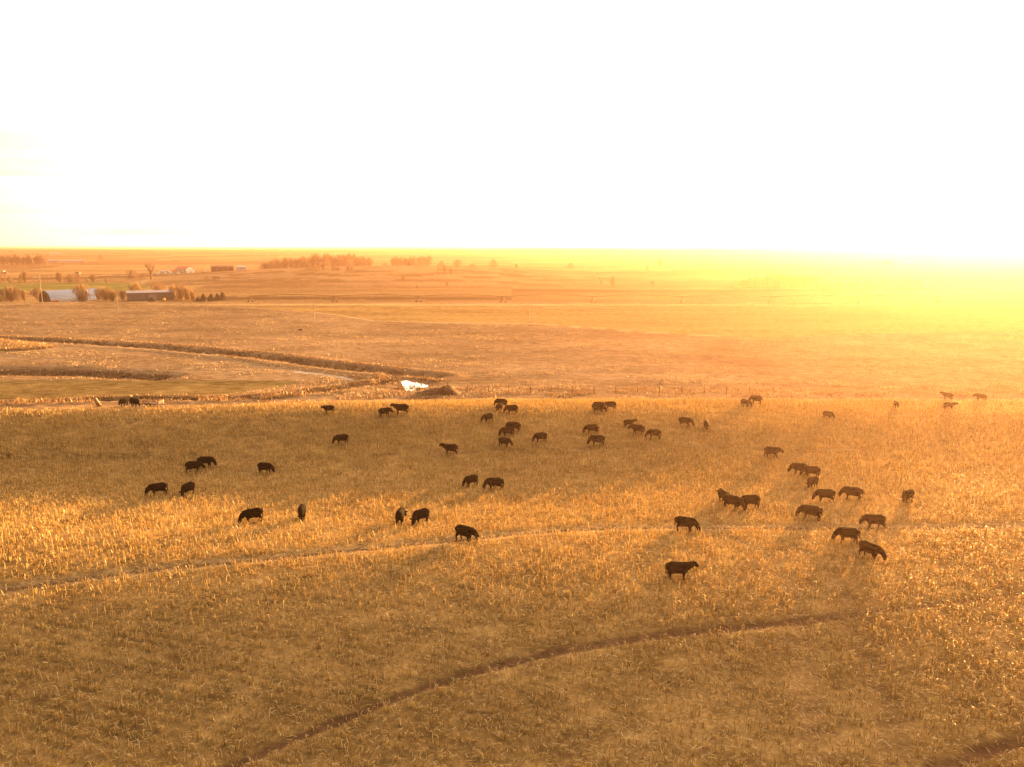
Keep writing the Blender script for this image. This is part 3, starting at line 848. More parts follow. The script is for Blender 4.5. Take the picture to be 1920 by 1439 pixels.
for px, py, hd, pose, sc, lab in HERD:
    a = math.radians(hd)
    g = G(px, py, H)
    d = np.array([math.cos(a), math.sin(a)])
    # heading is given against the line of sight at that spot
    va = math.atan2(g[1], g[0]) - PI / 2
    off = {'u': .28, 'v': .25, 'l': .2}.get(pose, .13) * sc
    dirw = np.array([math.cos(a + va), math.sin(a + va)])
    x, y = g[0] - dirw[0] * off, g[1] - dirw[1] * off
    o = link("cow", COWS[pose])
    o.location = (x, y, hz(x, y) - .02); o.rotation_euler = (0, 0, a + va); o.scale = (sc * 1.06,) * 3
    tag(o, lab, "cow", "black cattle grazing on the stubble field")

# ------------------------------------------------------------------ mound, lump, trailer, marker, fence
def at(px, py):
    g = G(px, py, H); return Vector((g[0], g[1], hz(g[0], g[1])))
def soil_heap():
    g = at(818, 740); w = 8.4
    n, k = 44, 22
    V, Q = [], []
    for j in range(k):
        for i in range(n):
            u = i / (n - 1); v = j / (k - 1) * 2 - 1
            prof = np.interp(u, [0, .15, .4, .6, .68, .78, .9, 1], [0, .35, .85, 1.05, 1.55, 1.45, .7, 0])
            h = prof * max(0, 1 - v * v) ** .8 * (1 + .9 * (float(fbm(np.array([u * 11.]), np.array([v * 5.]), 101, 4)[0]) - .5))
            x = g.x + (u - .5) * w; y = g.y + v * 2.2 + .8
            V.append((x, y, hz(x, y) - .03 + h))
    for j in range(k - 1):
        for i in range(n - 1):
            Q.append((j * n + i, j * n + i + 1, (j + 1) * n + i + 1, (j + 1) * n + i))
    o = link("dirt_mound", np_mesh("dirt_mound", V, quads=Q, smooth=True), mat("mound_soil", (.085, .045, .022), .95, .35, 2.2, .1, bump=.8))
    tag(o, "long dark brown heap of dirt beside the white pond", "dirt mound")
soil_heap()
def low_rock():
    g = at(563, 620); b = MB()
    b.ball((0, 0, .22), (.78, .5, .34), 14, 9); b.ball((.35, .1, .2), (.5, .42, .30), 12, 8)
    o = b.build("boulder", mat("dark_rock", (.05, .03, .02), .9, .4, 3, .2, bump=.6), smooth=True); o.location = g; o.rotation_euler = (0, 0, .2)
    tag(o, "small dark lump lying alone in the dry pasture below a pole", "boulder")
low_rock()
M_STEEL = mat("worn_steel", (.42, .40, .38), .5, .2, 6, .4, .5)
M_RUST = mat("rusty_steel", (.16, .08, .045), .8, .35, 6, .2)
M_RUBBER = mat("black_rubber", (.015, .014, .013), .85, .2, 8, .2)
M_WHITE = mat("white_paint", (.55, .54, .52), .5, .08, 4, .3)
M_DARKGLASS = mat("dark_glass", (.02, .022, .025), .12, .1, 4, .5)
def wheel(parent, c, r, w, rim_mat, axis='y'):
    b = MB(); d = Vector((0, w / 2, 0)) if axis == 'y' else Vector((w / 2, 0, 0))
    b.tube([Vector(c) - d, Vector(c) - d * .6, Vector(c) + d * .6, Vector(c) + d], [r * .9, r, r, r * .9], 18)
    t = b.build("wheel", M_RUBBER, parent)
    b = MB(); b.tube([Vector(c) - d * 1.06, Vector(c) + d * 1.06], [r * .62, r * .62], 14); b.build("rim", rim_mat, t)
    return t
def trailer():
    g = at(290, 762); e = empty("flatbed_trailer", g, -.05)
    b = MB(); b.box(-1.35, 1.0, -.72, .72, .50, .60); b.box(-1.3, .95, -.60, -.52, .42, .50); b.box(-1.3, .95, .52, .60, .42, .50); b.build("deck", M_RUST, e)
    b = MB(); b.box(.98, 1.04, -.7, .7, .60, .92); b.build("headboard", M_RUST, e)
    for y in (-.70, .66):
        b = MB()
        b.box(-1.3, -.1, y, y + .04, .84, .89)
        for x in (-1.28, -.7, -.12): b.box(x, x + .05, y, y + .04, .60, .84)
        b.build("side_rail", M_RUST, e)
    b = MB(); b.tube([(1.0, -.5, .46), (1.75, 0, .45)], .04, 6); b.tube([(1.0, .5, .46), (1.75, 0, .45)], .04, 6); b.box(.2, 1.0, -.76, -.72, .48, .58); b.build("drawbar", M_WHITE, e)
    b = MB(); b.tube([(1.45, 0, .45), (1.45, 0, .95)], .035, 6); b.box(1.4, 1.5, -.06, .06, .9, 1.0); b.build("jack", M_WHITE, e)
    for y in (-.82, .82): wheel(e, (-.45, y, .33), .33, .2, M_WHITE)
    for y in (-.82, .82):
        b = MB()
        for k in range(7):
            a0, a1 = PI * k / 7, PI * (k + 1) / 7
            p = [(-.45 + math.cos(a) * q, .33 + math.sin(a) * q) for a, q in ((a0, .40), (a1, .40), (a1, .43), (a0, .43))]
            b.prism(p, 'y', y - .11, y + .11)
        b.build("mudguard", M_RUST, e)
    tag(e, "small flatbed trailer with a white wheel parked under the ditch bank", "trailer")
trailer()
def marker():
    g = at(187, 762); e = empty("striped_marker", g, .1); e.rotation_euler = (0, -.42, .2)
    M_STRIPE = mat("stripe_paint", (.30, .29, .27), .6, .1, 4, .2)
    M_O = mat("orange_plastic", (.26, .085, .012), .6, .12, 5, .3)
    b = MB(); b.tube([(0, 0, .0), (0, 0, .08), (0, 0, .5), (0, 0, 1.05), (0, 0, 1.35)], [.34, .33, .30, .27, .24], 18); body = b.build("drum", M_O, e)
    for z in (.62, .82, 1.02, 1.22):
        b = MB(); r = .34 - .075 * z; b.tube([(0, 0, z), (0, 0, z + .09)], [r + .012, r + .006], 18); b.build("stripe", M_STRIPE, body)
    b = MB(); b.tube([(0, 0, -.04), (0, 0, .03)], [.42, .40], 18); b.build("base", M_RUBBER, e)
    b = MB(); b.tube([(-.09, 0, 1.34), (-.09, 0, 1.46), (.09, 0, 1.46), (.09, 0, 1.34)], .025, 6); b.build("handle", M_O, e)
    tag(e, "leaning orange traffic drum with pale stripes at the ditch edge", "traffic drum")
marker()
M_POST = mat("weathered_wood", (.12, .07, .04), .9, .3, 6, .1)
M_WIRE = mat("fence_wire", (.22, .16, .11), .6, .1, 4, .3, .6)
def fence(pts, label, h=1.35):
    P = [at(*p) for p in pts]
    e = empty("wire_fence", P[0])
    for i, p in enumerate(P):
        b = MB(); q = p - P[0]; ln = RNG.normal(0, .03)
        b.tube([q + Vector((0, 0, -.2)), q + Vector((ln, 0, h * RNG.uniform(.92, 1.08)))], .055 if i % 3 else .075, 6); b.build("post", M_POST, e)
    for k in range(3):
        b = MB(); z = h * (.4 + .25 * k)
        for a, c in zip(P[:-1], P[1:]):
            a, c = a - P[0], c - P[0]
            b.tube([a + Vector((0, 0, z)), (a + c) / 2 + Vector((0, 0, z - .04)), c + Vector((0, 0, z))], .012, 4)
        b.build("wire", M_WIRE, e)
    tag(e, label, "fence")
fence([(876, 737), (916, 737), (954, 737), (994, 737), (1033, 737), (1073, 738), (1114, 739), (1154, 739), (1195, 739), (1236, 739), (1278, 739), (1320, 739), (1362, 739), (1405, 739), (1450, 739)],
      "long wire fence on thin posts along the pasture past the dirt mound")
fence([(803, 722), (812, 727), (821, 726), (840, 728)], "short wire fence between the white pond and the dirt mound", 1.2)

# ------------------------------------------------------------------ poles
M_POLE = mat("pale_pole", (.30, .24, .20), .7, .15, 3, .2)
def pole(px, py, hpx, label, arm=False):
    g = at(px, py); h = hpx * g.y / FPX * 1.02
    e = empty("utility_pole", g)
    b = MB(); b.tube([(0, 0, -.4), (0, 0, h)], [.15, .10], 8); b.build("shaft", M_POLE, e)
    b = MB()
    if arm: b.box(-1.1, 1.1, -.06, .06, h - .75, h - .6)
    else: b.box(-.35, .35, -.05, .05, h - .35, h - .25)
    b.build("crossarm", M_POLE, e)
    for x in ((-1, -.4, .4, 1) if arm else (-.3, .3)):
        b = MB(); z = h - (.6 if arm else .25); b.tube([(x, 0, z), (x, 0, z + .12)], [.05, .03], 6); b.build("insulator", M_WHITE, e)
    tag(e, label, "utility pole", "utility poles crossing the pasture")
    return g, h
pole(80, 569, 54, "tall pole with crossarm at the dark gable of the arched barn", True)
pole(222, 583, 23, "short pale pole below the long grey shed")
pole(389, 592, 29, "pale pole below the dark evergreen shrubs")
pole(590, 610, 40, "tall pale pole standing alone on the open pasture above the boulder")
pole(992, 608, 36, "faint pale pole on the golden slope in the glow")

# ------------------------------------------------------------------ centre pivot
def pivot():
    M_GALV = mat("galvanised_steel", (.09, .06, .04), .7, .15, 5, .2, .1)
    tw = []
    for px, py in ((470, 568), (628, 568.5), (785, 569), (943, 569), (1112, 570), (1280, 567.5), (1445, 563.5), (1606, 558), (1762, 556)):
        d = ray(px, py); t = 424.0 / d[1]; x = d[0] * t
        tw.append(Vector((x, 424, hz(x, 424))))
    e = empty("pivot_sprinkler", tw[0])
    for i, p in enumerate(tw):
        p = p - tw[0]; b = MB()
        for s in (-1, 1):
            b.tube([p + Vector((s * 1.4, 0, .75)), p + Vector((s * .15, 0, 3.7))], .17, 5)
        b.tube([p + Vector((-1.5, 0, .75)), p + Vector((1.5, 0, .75))], .10, 5)
        b.tube([p + Vector((0, 0, 3.6)), p + Vector((0, 0, 4.9))], .11, 5)
        t = b.build("tower", M_GALV, e)
        for s in (-1, 1):
            b = MB(); c = p + Vector((s * 1.4, 0, .48)); b.tube([c + Vector((0, -.15, 0)), c + Vector((0, .15, 0))], .48, 14); b.build("wheel", M_RUBBER, t)
    for a, c in zip(tw[:-1], tw[1:]):
        a, c = a - tw[0], c - tw[0]; b = MB(); n = 10
        pts = [a.lerp(c, k / n) + Vector((0, 0, 3.75 + .9 * math.sin(PI * k / n))) for k in range(n + 1)]
        low = [q + Vector((0, 0, -.25 - .95 * math.sin(PI * k / n))) for k, q in enumerate(pts)]
        b.tube(pts, .2, 6); b.tube(low, .05, 4)
        for k in range(1, n): b.tube([pts[k], low[k]], .03, 4)
        for k in range(1, n): b.tube([pts[k], pts[k] + Vector((0, .3, .2)), pts[k] + Vector((0, .35, -1.6))], .02, 4)
        b.build("span", M_GALV, e)
    tag(e, "long centre pivot sprinkler on wheeled towers spanning the field past the ridge", "irrigation pivot")
pivot()

# ------------------------------------------------------------------ farm buildings and vehicles
M_TIN = mat("blue_grey_tin", (.12, .18, .33), .55, .10, .6, .4, .15)
M_GREYTIN = mat("grey_tin", (.13, .115, .14), .6, .12, .6, .35, .1)
M_BROWNWALL = mat("brown_boards", (.13, .075, .045), .85, .25, 1.2, .15)
M_REDROOF = mat("red_roof", (.45, .07, .06), .6, .12, 1, .3)
M_REDPAINT = mat("red_paint", (.48, .07, .03), .55, .12, 3, .35)
M_YELLOW = mat("yellow_paint", (.70, .48, .04), .5, .1, 3, .35)
M_LILAC = mat("pale_siding", (.40, .38, .46), .6, .08, 1, .2)
def spot(px, Y):
    """ground point at the depth Y on the bearing of px"""
    x = (px - CX) / FPX * (Y * CP + (CAM_Z + 7) * SP)
    return Vector((x, Y, hz(x, Y)))
def gable(name, g, rz, L, W, wall_h, roof_h, wall, roof, label, windows=3, door=True):
    e = empty(name, g, rz)
    b = MB(); b.prism([(-W / 2, -1.2), (W / 2, -1.2), (W / 2, wall_h), (0, wall_h + roof_h - .08), (-W / 2, wall_h)], 'x', -L / 2, L / 2)
    w = b.build("wall", wall, e)
    o = .35
    for s in (-1, 1):
        b = MB(); k = roof_h / (W / 2)
        b.prism([(s * (W / 2 + o), wall_h - k * o + .02), (0, wall_h + roof_h + .02), (0, wall_h + roof_h + .16), (s * (W / 2 + o), wall_h - k * o + .16)], 'x', -L / 2 - o, L / 2 + o)
        b.build("roof", roof, e)
    for i in range(windows):
        x = -L / 2 + L * (i + .5) / windows
        for s in (-1, 1):
            b = MB(); b.box(x - .6, x + .6, s * W / 2 - .04, s * W / 2 + .04, wall_h * .45, wall_h * .8); f = b.build("window", M_WHITE, e)
            b = MB(); b.box(x - .5, x + .5, s * W / 2 - .06, s * W / 2 + .06, wall_h * .49, wall_h * .76); b.build("pane", M_DARKGLASS, f)
    if door:
        b = MB(); b.box(L / 2 - .03, L / 2 + .05, -.6, .6, 0, 2.1); d = b.build("door", M_BROWNWALL, e)
        b = MB(); b.box(L / 2 + .05, L / 2 + .1, .4, .5, 1.0, 1.1); b.build("handle", M_STEEL, d)
    tag(e, label, "building")
    return e
def arched_barn():
    g = spot(134, 440); e = empty("arched_barn", g, math.radians(60))
    L, R = 31.0, 6.9
    arc = [(math.cos(a) * R, max(math.sin(a), 0) * R * .98 + .0) for a in np.linspace(0, PI, 19)]
    b = MB(); b.prism([(R * .97, -1.0)] + [(x * .97, z * .97) for x, z in arc] + [(-R * .97, -1.0)], 'x', -L / 2 + .3, L / 2 - .3); b.build("end_wall", M_BROWNWALL, e)
    b = MB(); n = len(arc)
    inn = [(x * .975, z * .975) for x, z in arc]
    for k in range(n - 1): b.prism([arc[k], arc[k + 1], inn[k + 1], inn[k]], 'x', -L / 2, L / 2)
    for x in np.linspace(-L / 2 + 1, L / 2 - 1, 15):
        for k in range(n - 1):
            p, q = arc[k], arc[k + 1]
            b.tube([(x, p[0] * 1.002, p[1] * 1.002), (x, q[0] * 1.002, q[1] * 1.002)], .025, 4, cap=False)
    b.build("roof", M_TIN, e)
    b = MB(); b.box(-L / 2 + .2, -L / 2 + .27, -2.2, 2.2, 0, 4.4); d = b.build("door", mat("dark_boards", (.06, .035, .02), .9, .3, 1, .1), e)
    b = MB(); b.box(-L / 2 + .12, -L / 2 + .2, -.06, .06, 0, 4.4); b.build("rail", M_RUST, d)
    b = MB(); b.box(-L / 2 + .18, -L / 2 + .27, -.9, .9, 5.0, 6.1); b.build("hatch", M_BROWNWALL, e)
    for x in (2.0, 3.4):
        b = MB(); b.box(x - .55, x + .55, -R - .05, -R + .4, 1.0, 2.1); f = b.build("window", M_WHITE, e)
        b = MB(); b.box(x - .45, x + .45, -R - .09, -R + .3, 1.1, 2.0); b.build("pane", M_DARKGLASS, f)
    tag(e, "arched tin barn with blue grey roof and dark gable end", "barn")
arched_barn()
def long_shed():
    g = spot(283, 442); e = empty("long_shed", g, math.radians(27))
    L, W, h = 25.5, 12.0, 4.9
    b = MB(); b.box(-L / 2, L / 2, -W / 2, W / 2, -1, h); w = b.build("wall", M_GREYTIN, e)
    b = MB()
    for x in np.arange(-L / 2 + .4, L / 2, .8): b.box(x, x + .08, -W / 2 - .05, -W / 2, 0, h - .15)
    b.build("rib", M_GREYTIN, w)
    for s in (-1, 1):
        b = MB(); b.prism([(s * (W / 2 + .3), h - .05), (0, h + 1.1), (0, h + 1.22), (s * (W / 2 + .3), h + .07)], 'x', -L / 2 - .3, L / 2 + .3); b.build("roof", mat("pale_tin", (.20, .19, .25), .5, .1, .6, .4, .2), e)
    for s in (-1, 1):
        b = MB(); b.prism([(-W / 2, h), (W / 2, h), (0, h + 1.05)], 'x', s * L / 2 - .1, s * L / 2 + .1); b.build("gable_end", M_GREYTIN, e)
    b = MB(); b.box(-1.0, 3.2, -W / 2 - .09, -W / 2 - .06, 0, 3.9); d = b.build("door", mat("dull_grey_door", (.22, .20, .21), .6, .12, 1, .3), e)
    b = MB(); b.box(2.8, 2.9, -W / 2 - .15, -W / 2 - .09, 1.0, 1.4); b.build("handle", M_STEEL, d)
    tag(e, "long low grey tin shed with flat-looking roof between bare bushes", "shed")
long_shed()
def auger():
    g = spot(118, 425); e = empty("grain_auger", g, math.radians(4))
    b = MB(); b.tube([(-3, 0, .6), (19.5, 0, 4.6)], .16, 8); b.build("tube", M_YELLOW, e)
    b = MB(); b.tube([(-4.4, -.8, .2), (-4.2, -.8, 1.2)], [.7, 1.0], 8); b.box(-3.6, -2.0, -.7, .7, .25, 1.25); b.build("hopper", M_REDPAINT, e)
    b = MB()
    for s in (-1, 1): b.tube([(6, s * 1.2, .5), (12, 0, 3.2)], .07, 5); b.tube([(6, s * 1.2, .5), (4, 0, 1.85)], .07, 5)
    b.tube([(6, -1.4, .5), (6, 1.4, .5)], .08, 6); b.build("frame", M_RUST, e)
    for s in (-1, 1): wheel(e, (6, s * 1.4, .5), .5, .25, M_WHITE)
    b = MB(); b.tube([(19.3, 0, 4.6), (19.9, 0, 4.2), (20.0, 0, 3.7)], .2, 8); b.build("spout", M_RUST, e)
    tag(e, "yellow grain auger with red hopper leaning up past the arched barn", "auger")
auger()
def yellow_tank():
    g = spot(308, 431.6); e = empty("fuel_tank", g)
    b = MB(); b.tube([(0, -.7, 1.3), (0, -.62, 1.3), (0, .62, 1.3), (0, .7, 1.3)], [.6, .85, .85, .6], 18); b.build("tank", M_YELLOW, e)
    for x in (-.6, .6):
        for y in (-.5, .5):
            b = MB(); b.tube([(x, y, 0), (x * .8, y, .8)], .06, 5); b.build("leg", M_RUST, e)
    b = MB(); b.tube([(0, 0, 2.1), (0, 0, 2.3)], [.15, .15], 8); b.build("cap", M_RUST, e)
    tag(e, "round yellow tank on legs before the long grey shed", "tank")
yellow_tank()
gable("farmhouse", spot(348, 790), math.radians(-24), 17, 12, 4.6, 2.6, M_WHITE, M_REDROOF, "white farmhouse with a red roof beside the big bare tree")
gable("brown_barn", spot(418, 800), math.radians(24), 23, 9, 5.0, 1.4, M_BROWNWALL, mat("brown_roof", (.2, .11, .07), .8, .2, 1, .2), "long low brown barn next to a pale little shed", 2)
gable("pale_shed", spot(453, 802), math.radians(26), 9.5, 7, 3.8, 1.2, M_LILAC, M_LILAC, "small pale lilac shed beside the long brown barn", 1)
gable("machine_shed", spot(100, 1560), math.radians(36), 20, 10, 4.5, 1.2, M_LILAC, M_LILAC, "short pale shed at the end of the distant tree belt", 2)
gable("machine_shed", spot(136, 1570), math.radians(36), 44, 10, 4.0, 1.0, M_LILAC, M_LILAC, "longest pale shed past the distant tree belt", 3)
gable("distant_shed", spot(104, 2450), math.radians(36), 34, 12, 7, 2, M_LILAC, M_LILAC, "pale shed on the plain well past the tree belt sheds", 2)
gable("distant_house", spot(1632, 1060), math.radians(12), 17, 10, 3.6, 3.0, M_LILAC, M_BROWNWALL, "hazy house with a brown roof under the sun glow", 2)
gable("distant_house", spot(1662, 1075), math.radians(-8), 15, 10, 5.4, 2.2, M_BROWNWALL, M_BROWNWALL, "hazy brown barn between two houses under the sun glow", 2)
gable("distant_house", spot(1702, 1085), math.radians(4), 20, 10, 3.4, 2.4, M_WHITE, M_LILAC, "hazy pale house closest to the blown out sun", 2)

gable("trailer_home", spot(309, 800), math.radians(22), 10, 3.6, 2.8, .5, M_WHITE, M_LILAC, "long white trailer home behind the big white van", 3)
gable("white_shed", spot(328, 775), math.radians(24), 5, 4, 2.6, 1.0, M_WHITE, M_REDROOF, "tiny white shed with a red roof below the farmhouse", 1)
def vehicle(name, g, rz, label, kind, paint, cat):
    e = empty(name, g, rz)
    if kind == 'lorry':
        b = MB(); b.box(-9, 3.2, -1.25, 1.25, 1.1, 4.0); b.build("cargo_box", M_WHITE, e)
        b = MB(); b.prism([(3.6, .6), (6.6, .6), (6.6, 1.7), (5.4, 1.9), (5.1, 3.3), (3.6, 3.4)], 'y', -1.15, 1.15); b.build("cab", paint, e)
        b = MB(); b.prism([(5.12, 2.0), (5.45, 1.98), (5.16, 3.1), (5.0, 3.1)], 'y', -1.0, 1.0); b.build("windscreen", M_DARKGLASS, e)
        b = MB(); b.box(-9, 6, -.5, .5, .7, 1.1); b.build("chassis", M_RUST, e)
        ws, r = (-8, -6.8, 2.6, 5.6), .52
    else:
        if kind == 'pickup': prof = [(-2.7, .45), (2.6, .45), (2.65, .95), (1.35, 1.12), (.75, 1.78), (-.6, 1.8), (-.75, 1.1), (-2.7, 1.08)]
        elif kind == 'van': prof = [(-2.9, .4), (2.8, .4), (2.85, 1.1), (2.2, 1.35), (1.5, 2.35), (-2.8, 2.4)]
        else: prof = [(-2.2, .35), (2.2, .35), (2.25, .8), (1.1, .95), (.45, 1.45), (-1.1, 1.47), (-1.9, .98), (-2.25, .9)]
        b = MB(); b.prism(prof, 'y', -.95, .95); b.build("body", paint, e)
        x0, x1, z0, z1 = {'pickup': (-.5, .8, 1.15, 1.7), 'van': (.6, 1.7, 1.4, 2.2), 'car': (-1.1, .6, 1.0, 1.38)}[kind]
        for s in (-1, 1):
            b = MB(); b.prism([(x0, z0), (x1 + .2, z0), (x1 - .15, z1), (x0, z1)], 'y', s * .95 - .02, s * .95 + .02); b.build("window", M_DARKGLASS, e)
        for s in (-.6, .6):
            b = MB(); x = max(p[0] for p in prof); b.box(x - .06, x + .03, s - .16, s + .16, .66, .82); b.build("headlight", M_STEEL, e)
        ws, r = (prof[0][0] + .95, prof[1][0] - .9), .38
    for x in ws:
        for s in (-1, 1): wheel(e, (x, s * .9, r), r, .25, M_STEEL)
    tag(e, label, cat)
M_SILVER = mat("silver_paint", (.6, .6, .6), .35, .05, 3, .5, .3)
M_DARKPAINT = mat("dark_paint", (.06, .05, .05), .4, .1, 3, .5)
vehicle("parked_van", spot(307, 782), .1, "big white van parked between the bare tree and the farmhouse", 'van', M_WHITE, "van")
vehicle("parked_pickup", spot(297, 776), .05, "white pickup parked beside the big white van", 'pickup', M_WHITE, "pickup")
vehicle("parked_car", spot(294, 762), 0, "white car parked lowest in the farmyard below the van", 'car', M_WHITE, "car")
vehicle("parked_pickup", spot(319, 786), .2, "silver pickup parked up against the farmhouse gable", 'pickup', M_SILVER, "pickup")
vehicle("parked_car", spot(333, 770), .1, "small white car on the grass in front of the farmhouse", 'car', M_WHITE, "car")
vehicle("parked_car", spot(384, 806), 0, "white car parked between the farmhouse and the brown barn", 'car', M_WHITE, "car")
vehicle("parked_car", spot(248, 765), 0, "white car parked under the dark round bush", 'car', M_WHITE, "car")
vehicle("lorry", spot(4, 880), 0, "white box lorry driving on the far road above the tree row", 'lorry', M_BROWNWALL, "lorry")
vehicle("car", spot(146, 884), 0, "dark car driving on the far road above the tree row", 'van', M_DARKPAINT, "car")

# ------------------------------------------------------------------ trees
def twig_material(name, a, c, transl=.15):
    return blade_material(name, a, tuple((a[i] + c[i]) / 2 for i in range(3)), c, transl)
M_BARK = mat("bark", (.11, .065, .04), .95, .3, 2, .1)
M_TWIG = twig_material("brown_twigs", (.11, .06, .03), (.27, .15, .075))
M_ORANGE = twig_material("orange_twigs", (.13, .068, .03), (.31, .18, .08), .22)
M_GLOWTWIG = twig_material("glow_washed_twigs", (.22, .13, .06), (.36, .24, .12), .3)  # brown twigs lightened, so haze and sun glow sit in their colour
M_GREENLEAF = blade_material("evergreen_leaves", (.025, .03, .010), (.05, .05, .018), (.09, .08, .03), .1)
def limb_set(rs, h, spread, forks, levels=3, r0=.22, lean=.5):
    """recursive limbs; returns MB and tips"""
    b = MB(); tips = []
    def grow(p, d, ln, r, lv):
        q = p + d * ln * .5 + Vector((rs.gauss(0, .05), rs.gauss(0, .05), 0)) * ln
        e_ = p + d * ln
        b.tube([p, q, e_], [r, r * .8, r * .55], 5 if lv else 6)
        tips.append((e_, d, ln, r * .55))
        if lv >= levels: return
        for _ in range(forks):
            nd = (d + Vector((rs.gauss(0, spread), rs.gauss(0, spread), rs.uniform(-.1, .35)))).normalized()
            grow(e_ if rs.random() < .6 else q, nd, ln * rs.uniform(.6, .85), r * .55, lv + 1)
    grow(Vector((0, 0, -.3)), Vector((0, 0, 1)), h * .32, r0, 0)
    return b, tips
def leafy(n, pts, ln, w, rs, up=.5, tint=(.2, .9)):
    """many short narrow ribbons round given points -> mesh"""
    P = np.array(pts); n = len(P)
    ang = rs.uniform(0, 2 * PI, n); lean = np.abs(rs.normal(0, up, n))
    return blades(P[:, 0], P[:, 1], P[:, 2], ang, lean, ln * rs.uniform(.6, 1.3, n), w * rs.uniform(.6, 1.4, n), rs.uniform(-.1, .35, n), rs.uniform(tint[0], tint[1], n))
def ribbon_mesh(name, chunk, m):
    V, Q, T = chunk
    me = np_mesh(name, V, quads=Q); a = me.attributes.new('tint', 'FLOAT', 'FACE'); a.data.foreach_set('value', np.asarray(T, np.float32))
    me.materials.append(m); return me
def blob_points(rs, h, w, n, lo=.15, lobes=6, flat=1.0):
    """clumped points through a crown volume"""
    C = []
    for k in range(lobes):
        a = rs.uniform(0, 2 * PI); r = w * .5 * rs.uniform(.15, .75); z = h * rs.uniform(lo + .12, .86)
        C.append((math.cos(a) * r, math.sin(a) * r, z, w * rs.uniform(.16, .32), h * rs.uniform(.10, .22)))
    i = rs.integers(0, lobes, n); C = np.array(C)[i]
    d = rs.normal(0, 1, (n, 3)); d /= np.linalg.norm(d, axis=1)[:, None]; d *= rs.uniform(.2, 1, n)[:, None] ** .5
    P = C[:, :3] + d * np.stack([C[:, 3], C[:, 3], C[:, 4]], 1)
    P[:, 2] = np.clip(P[:, 2], h * lo * .4, h * 1.02)
    return P
TREES = {}
def proto(kind, seed):
    rs = np.random.default_rng(seed); r = random.Random(seed)
    if kind == 'bush':            # dense round brown bush, about 1 x 1 (height 10)
        b, tips = limb_set(r, 7, .7, 3, 2, .16)
        n = 1500; z = rs.uniform(0, 1, n); a = rs.uniform(0, 2 * PI, n)
        lob = .78 + .2 * np.sin(a * 3 + seed + z * 3) + .14 * np.sin(a * 7 + seed * 2 - z * 5)
        rad = 5.2 * np.sqrt(np.clip(1.02 - z ** 2.2, 0, 1)) * rs.uniform(.05, 1, n) ** .45 * lob * (.82 + .18 * np.minimum(z * 5, 1))
        P = np.stack([np.cos(a) * rad, np.sin(a) * rad, .1 + 8.4 * z * (.86 + .14 * np.sin(a * 4 + seed))], 1)
        ch = leafy(0, P, 1.5, .09, rs, .6)
    elif kind == 'willow':        # upright orange bush
        b, tips = limb_set(r, 8, .5, 4, 2, .14)
        a = rs.uniform(0, 2 * PI, 900); z = rs.uniform(.2, 7.0, 900); rad = 4.6 * np.sqrt(rs.uniform(.01, 1, 900)) * (.7 + .35 * np.sin(a * 2 + seed) * np.sin(a * 3 + z)) * (1 - .25 * (z / 7) ** 3)
        P = np.stack([np.cos(a) * rad * (.45 + z / 9), np.sin(a) * rad * (.45 + z / 9), z * (1 - .06 * rad)], 1)
        ch = leafy(0, P, 2.6, .10, rs, .35)
    elif kind == 'tree':          # bare tree, vase of limbs with a haze of twigs
        b, tips = limb_set(r, 9, .40, 3, 3, .26)
        n = 1300; z = rs.uniform(0, 1, n) ** .8
        prof = np.interp(z, [0, .15, .45, .75, .92, 1], [.25, .55, .95, 1.0, .7, .25])
        a = rs.uniform(0, 2 * PI, n); lob = .75 + .3 * np.sin(a * 2 + seed + z * 4) + .18 * np.sin(a * 5 + seed * 2)
        rad = 3.6 * prof * np.sqrt(rs.uniform(0.02, 1, n)) * lob
        P = np.stack([np.cos(a) * rad, np.sin(a) * rad, 1.2 + 8.3 * z * (.88 + .12 * np.sin(a * 3 + seed))], 1)
        ch = leafy(0, P, 1.5, .085, rs, .42)
    elif kind == 'thin':          # slender sapling
        b, tips = limb_set(r, 14, .22, 2, 3, .2)
        pts = []
        for e_, d, ln, rr in tips[1:]:
            for _ in range(22):
                pts.append(tuple(e_ - d * ln * rs.uniform(0, .8) + Vector(rs.normal(0, .35, 3))))
        ch = leafy(0, pts, 1.3, .07, rs, .4)
    elif kind == 'big':
        b, tips = limb_set(r, 15, .45, 3, 4, .5)
        pts = []
        for e_, d, ln, rr in tips[4:]:
            for _ in range(6):
                pts.append(tuple(e_ - d * ln * rs.uniform(0, .6) + Vector(rs.normal(0, .35, 3))))
        ch = leafy(0, pts, 1.2, .06, rs, .6)
    else:                         # evergreen shrub
        b = MB(); b.tube([(0, 0, -.3), (0, 0, 6)], [.3, .08], 6)
        z = 9.5 * rs.uniform(0, 1, 2400) ** 1.3; a = rs.uniform(0, 2 * PI, 2400)
        lump = .78 + .35 * np.sin(a * 3 + z * .7) * np.sin(z * 1.1 + seed)
        rad = (4.6 * (1 - (z / 10) ** 1.5)) * rs.uniform(.3, 1, 2400) ** .5 * lump
        ch = leafy(0, np.stack([np.cos(a) * rad, np.sin(a) * rad, z + .2], 1), 1.1, .34, rs, .7)
    V = ch[0]; top = np.percentile(V[:, 2], 99.3); wid = np.percentile(V[:, 0], 99) - np.percentile(V[:, 0], 1)
    return b.mesh(kind + "_trunk"), ch, top, wid
def get_tree(kind, var, m):
    key = (kind, var, m.name)
    if key not in TREES:
        tr, ch, top, wid = proto(kind, {'bush': 10, 'willow': 20, 'tree': 30, 'thin': 40, 'big': 50, 'cedar': 60}[kind] + var)
        tr.materials.append(M_BARK)
        TREES[key] = (tr, ribbon_mesh(kind + "_crown", ch, m), top, wid)
    return TREES[key]
NAMES = {'bush': 'bare_bush', 'willow': 'willow_bush', 'tree': 'bare_tree', 'thin': 'bare_sapling', 'big': 'bare_tree', 'cedar': 'evergreen_shrub'}
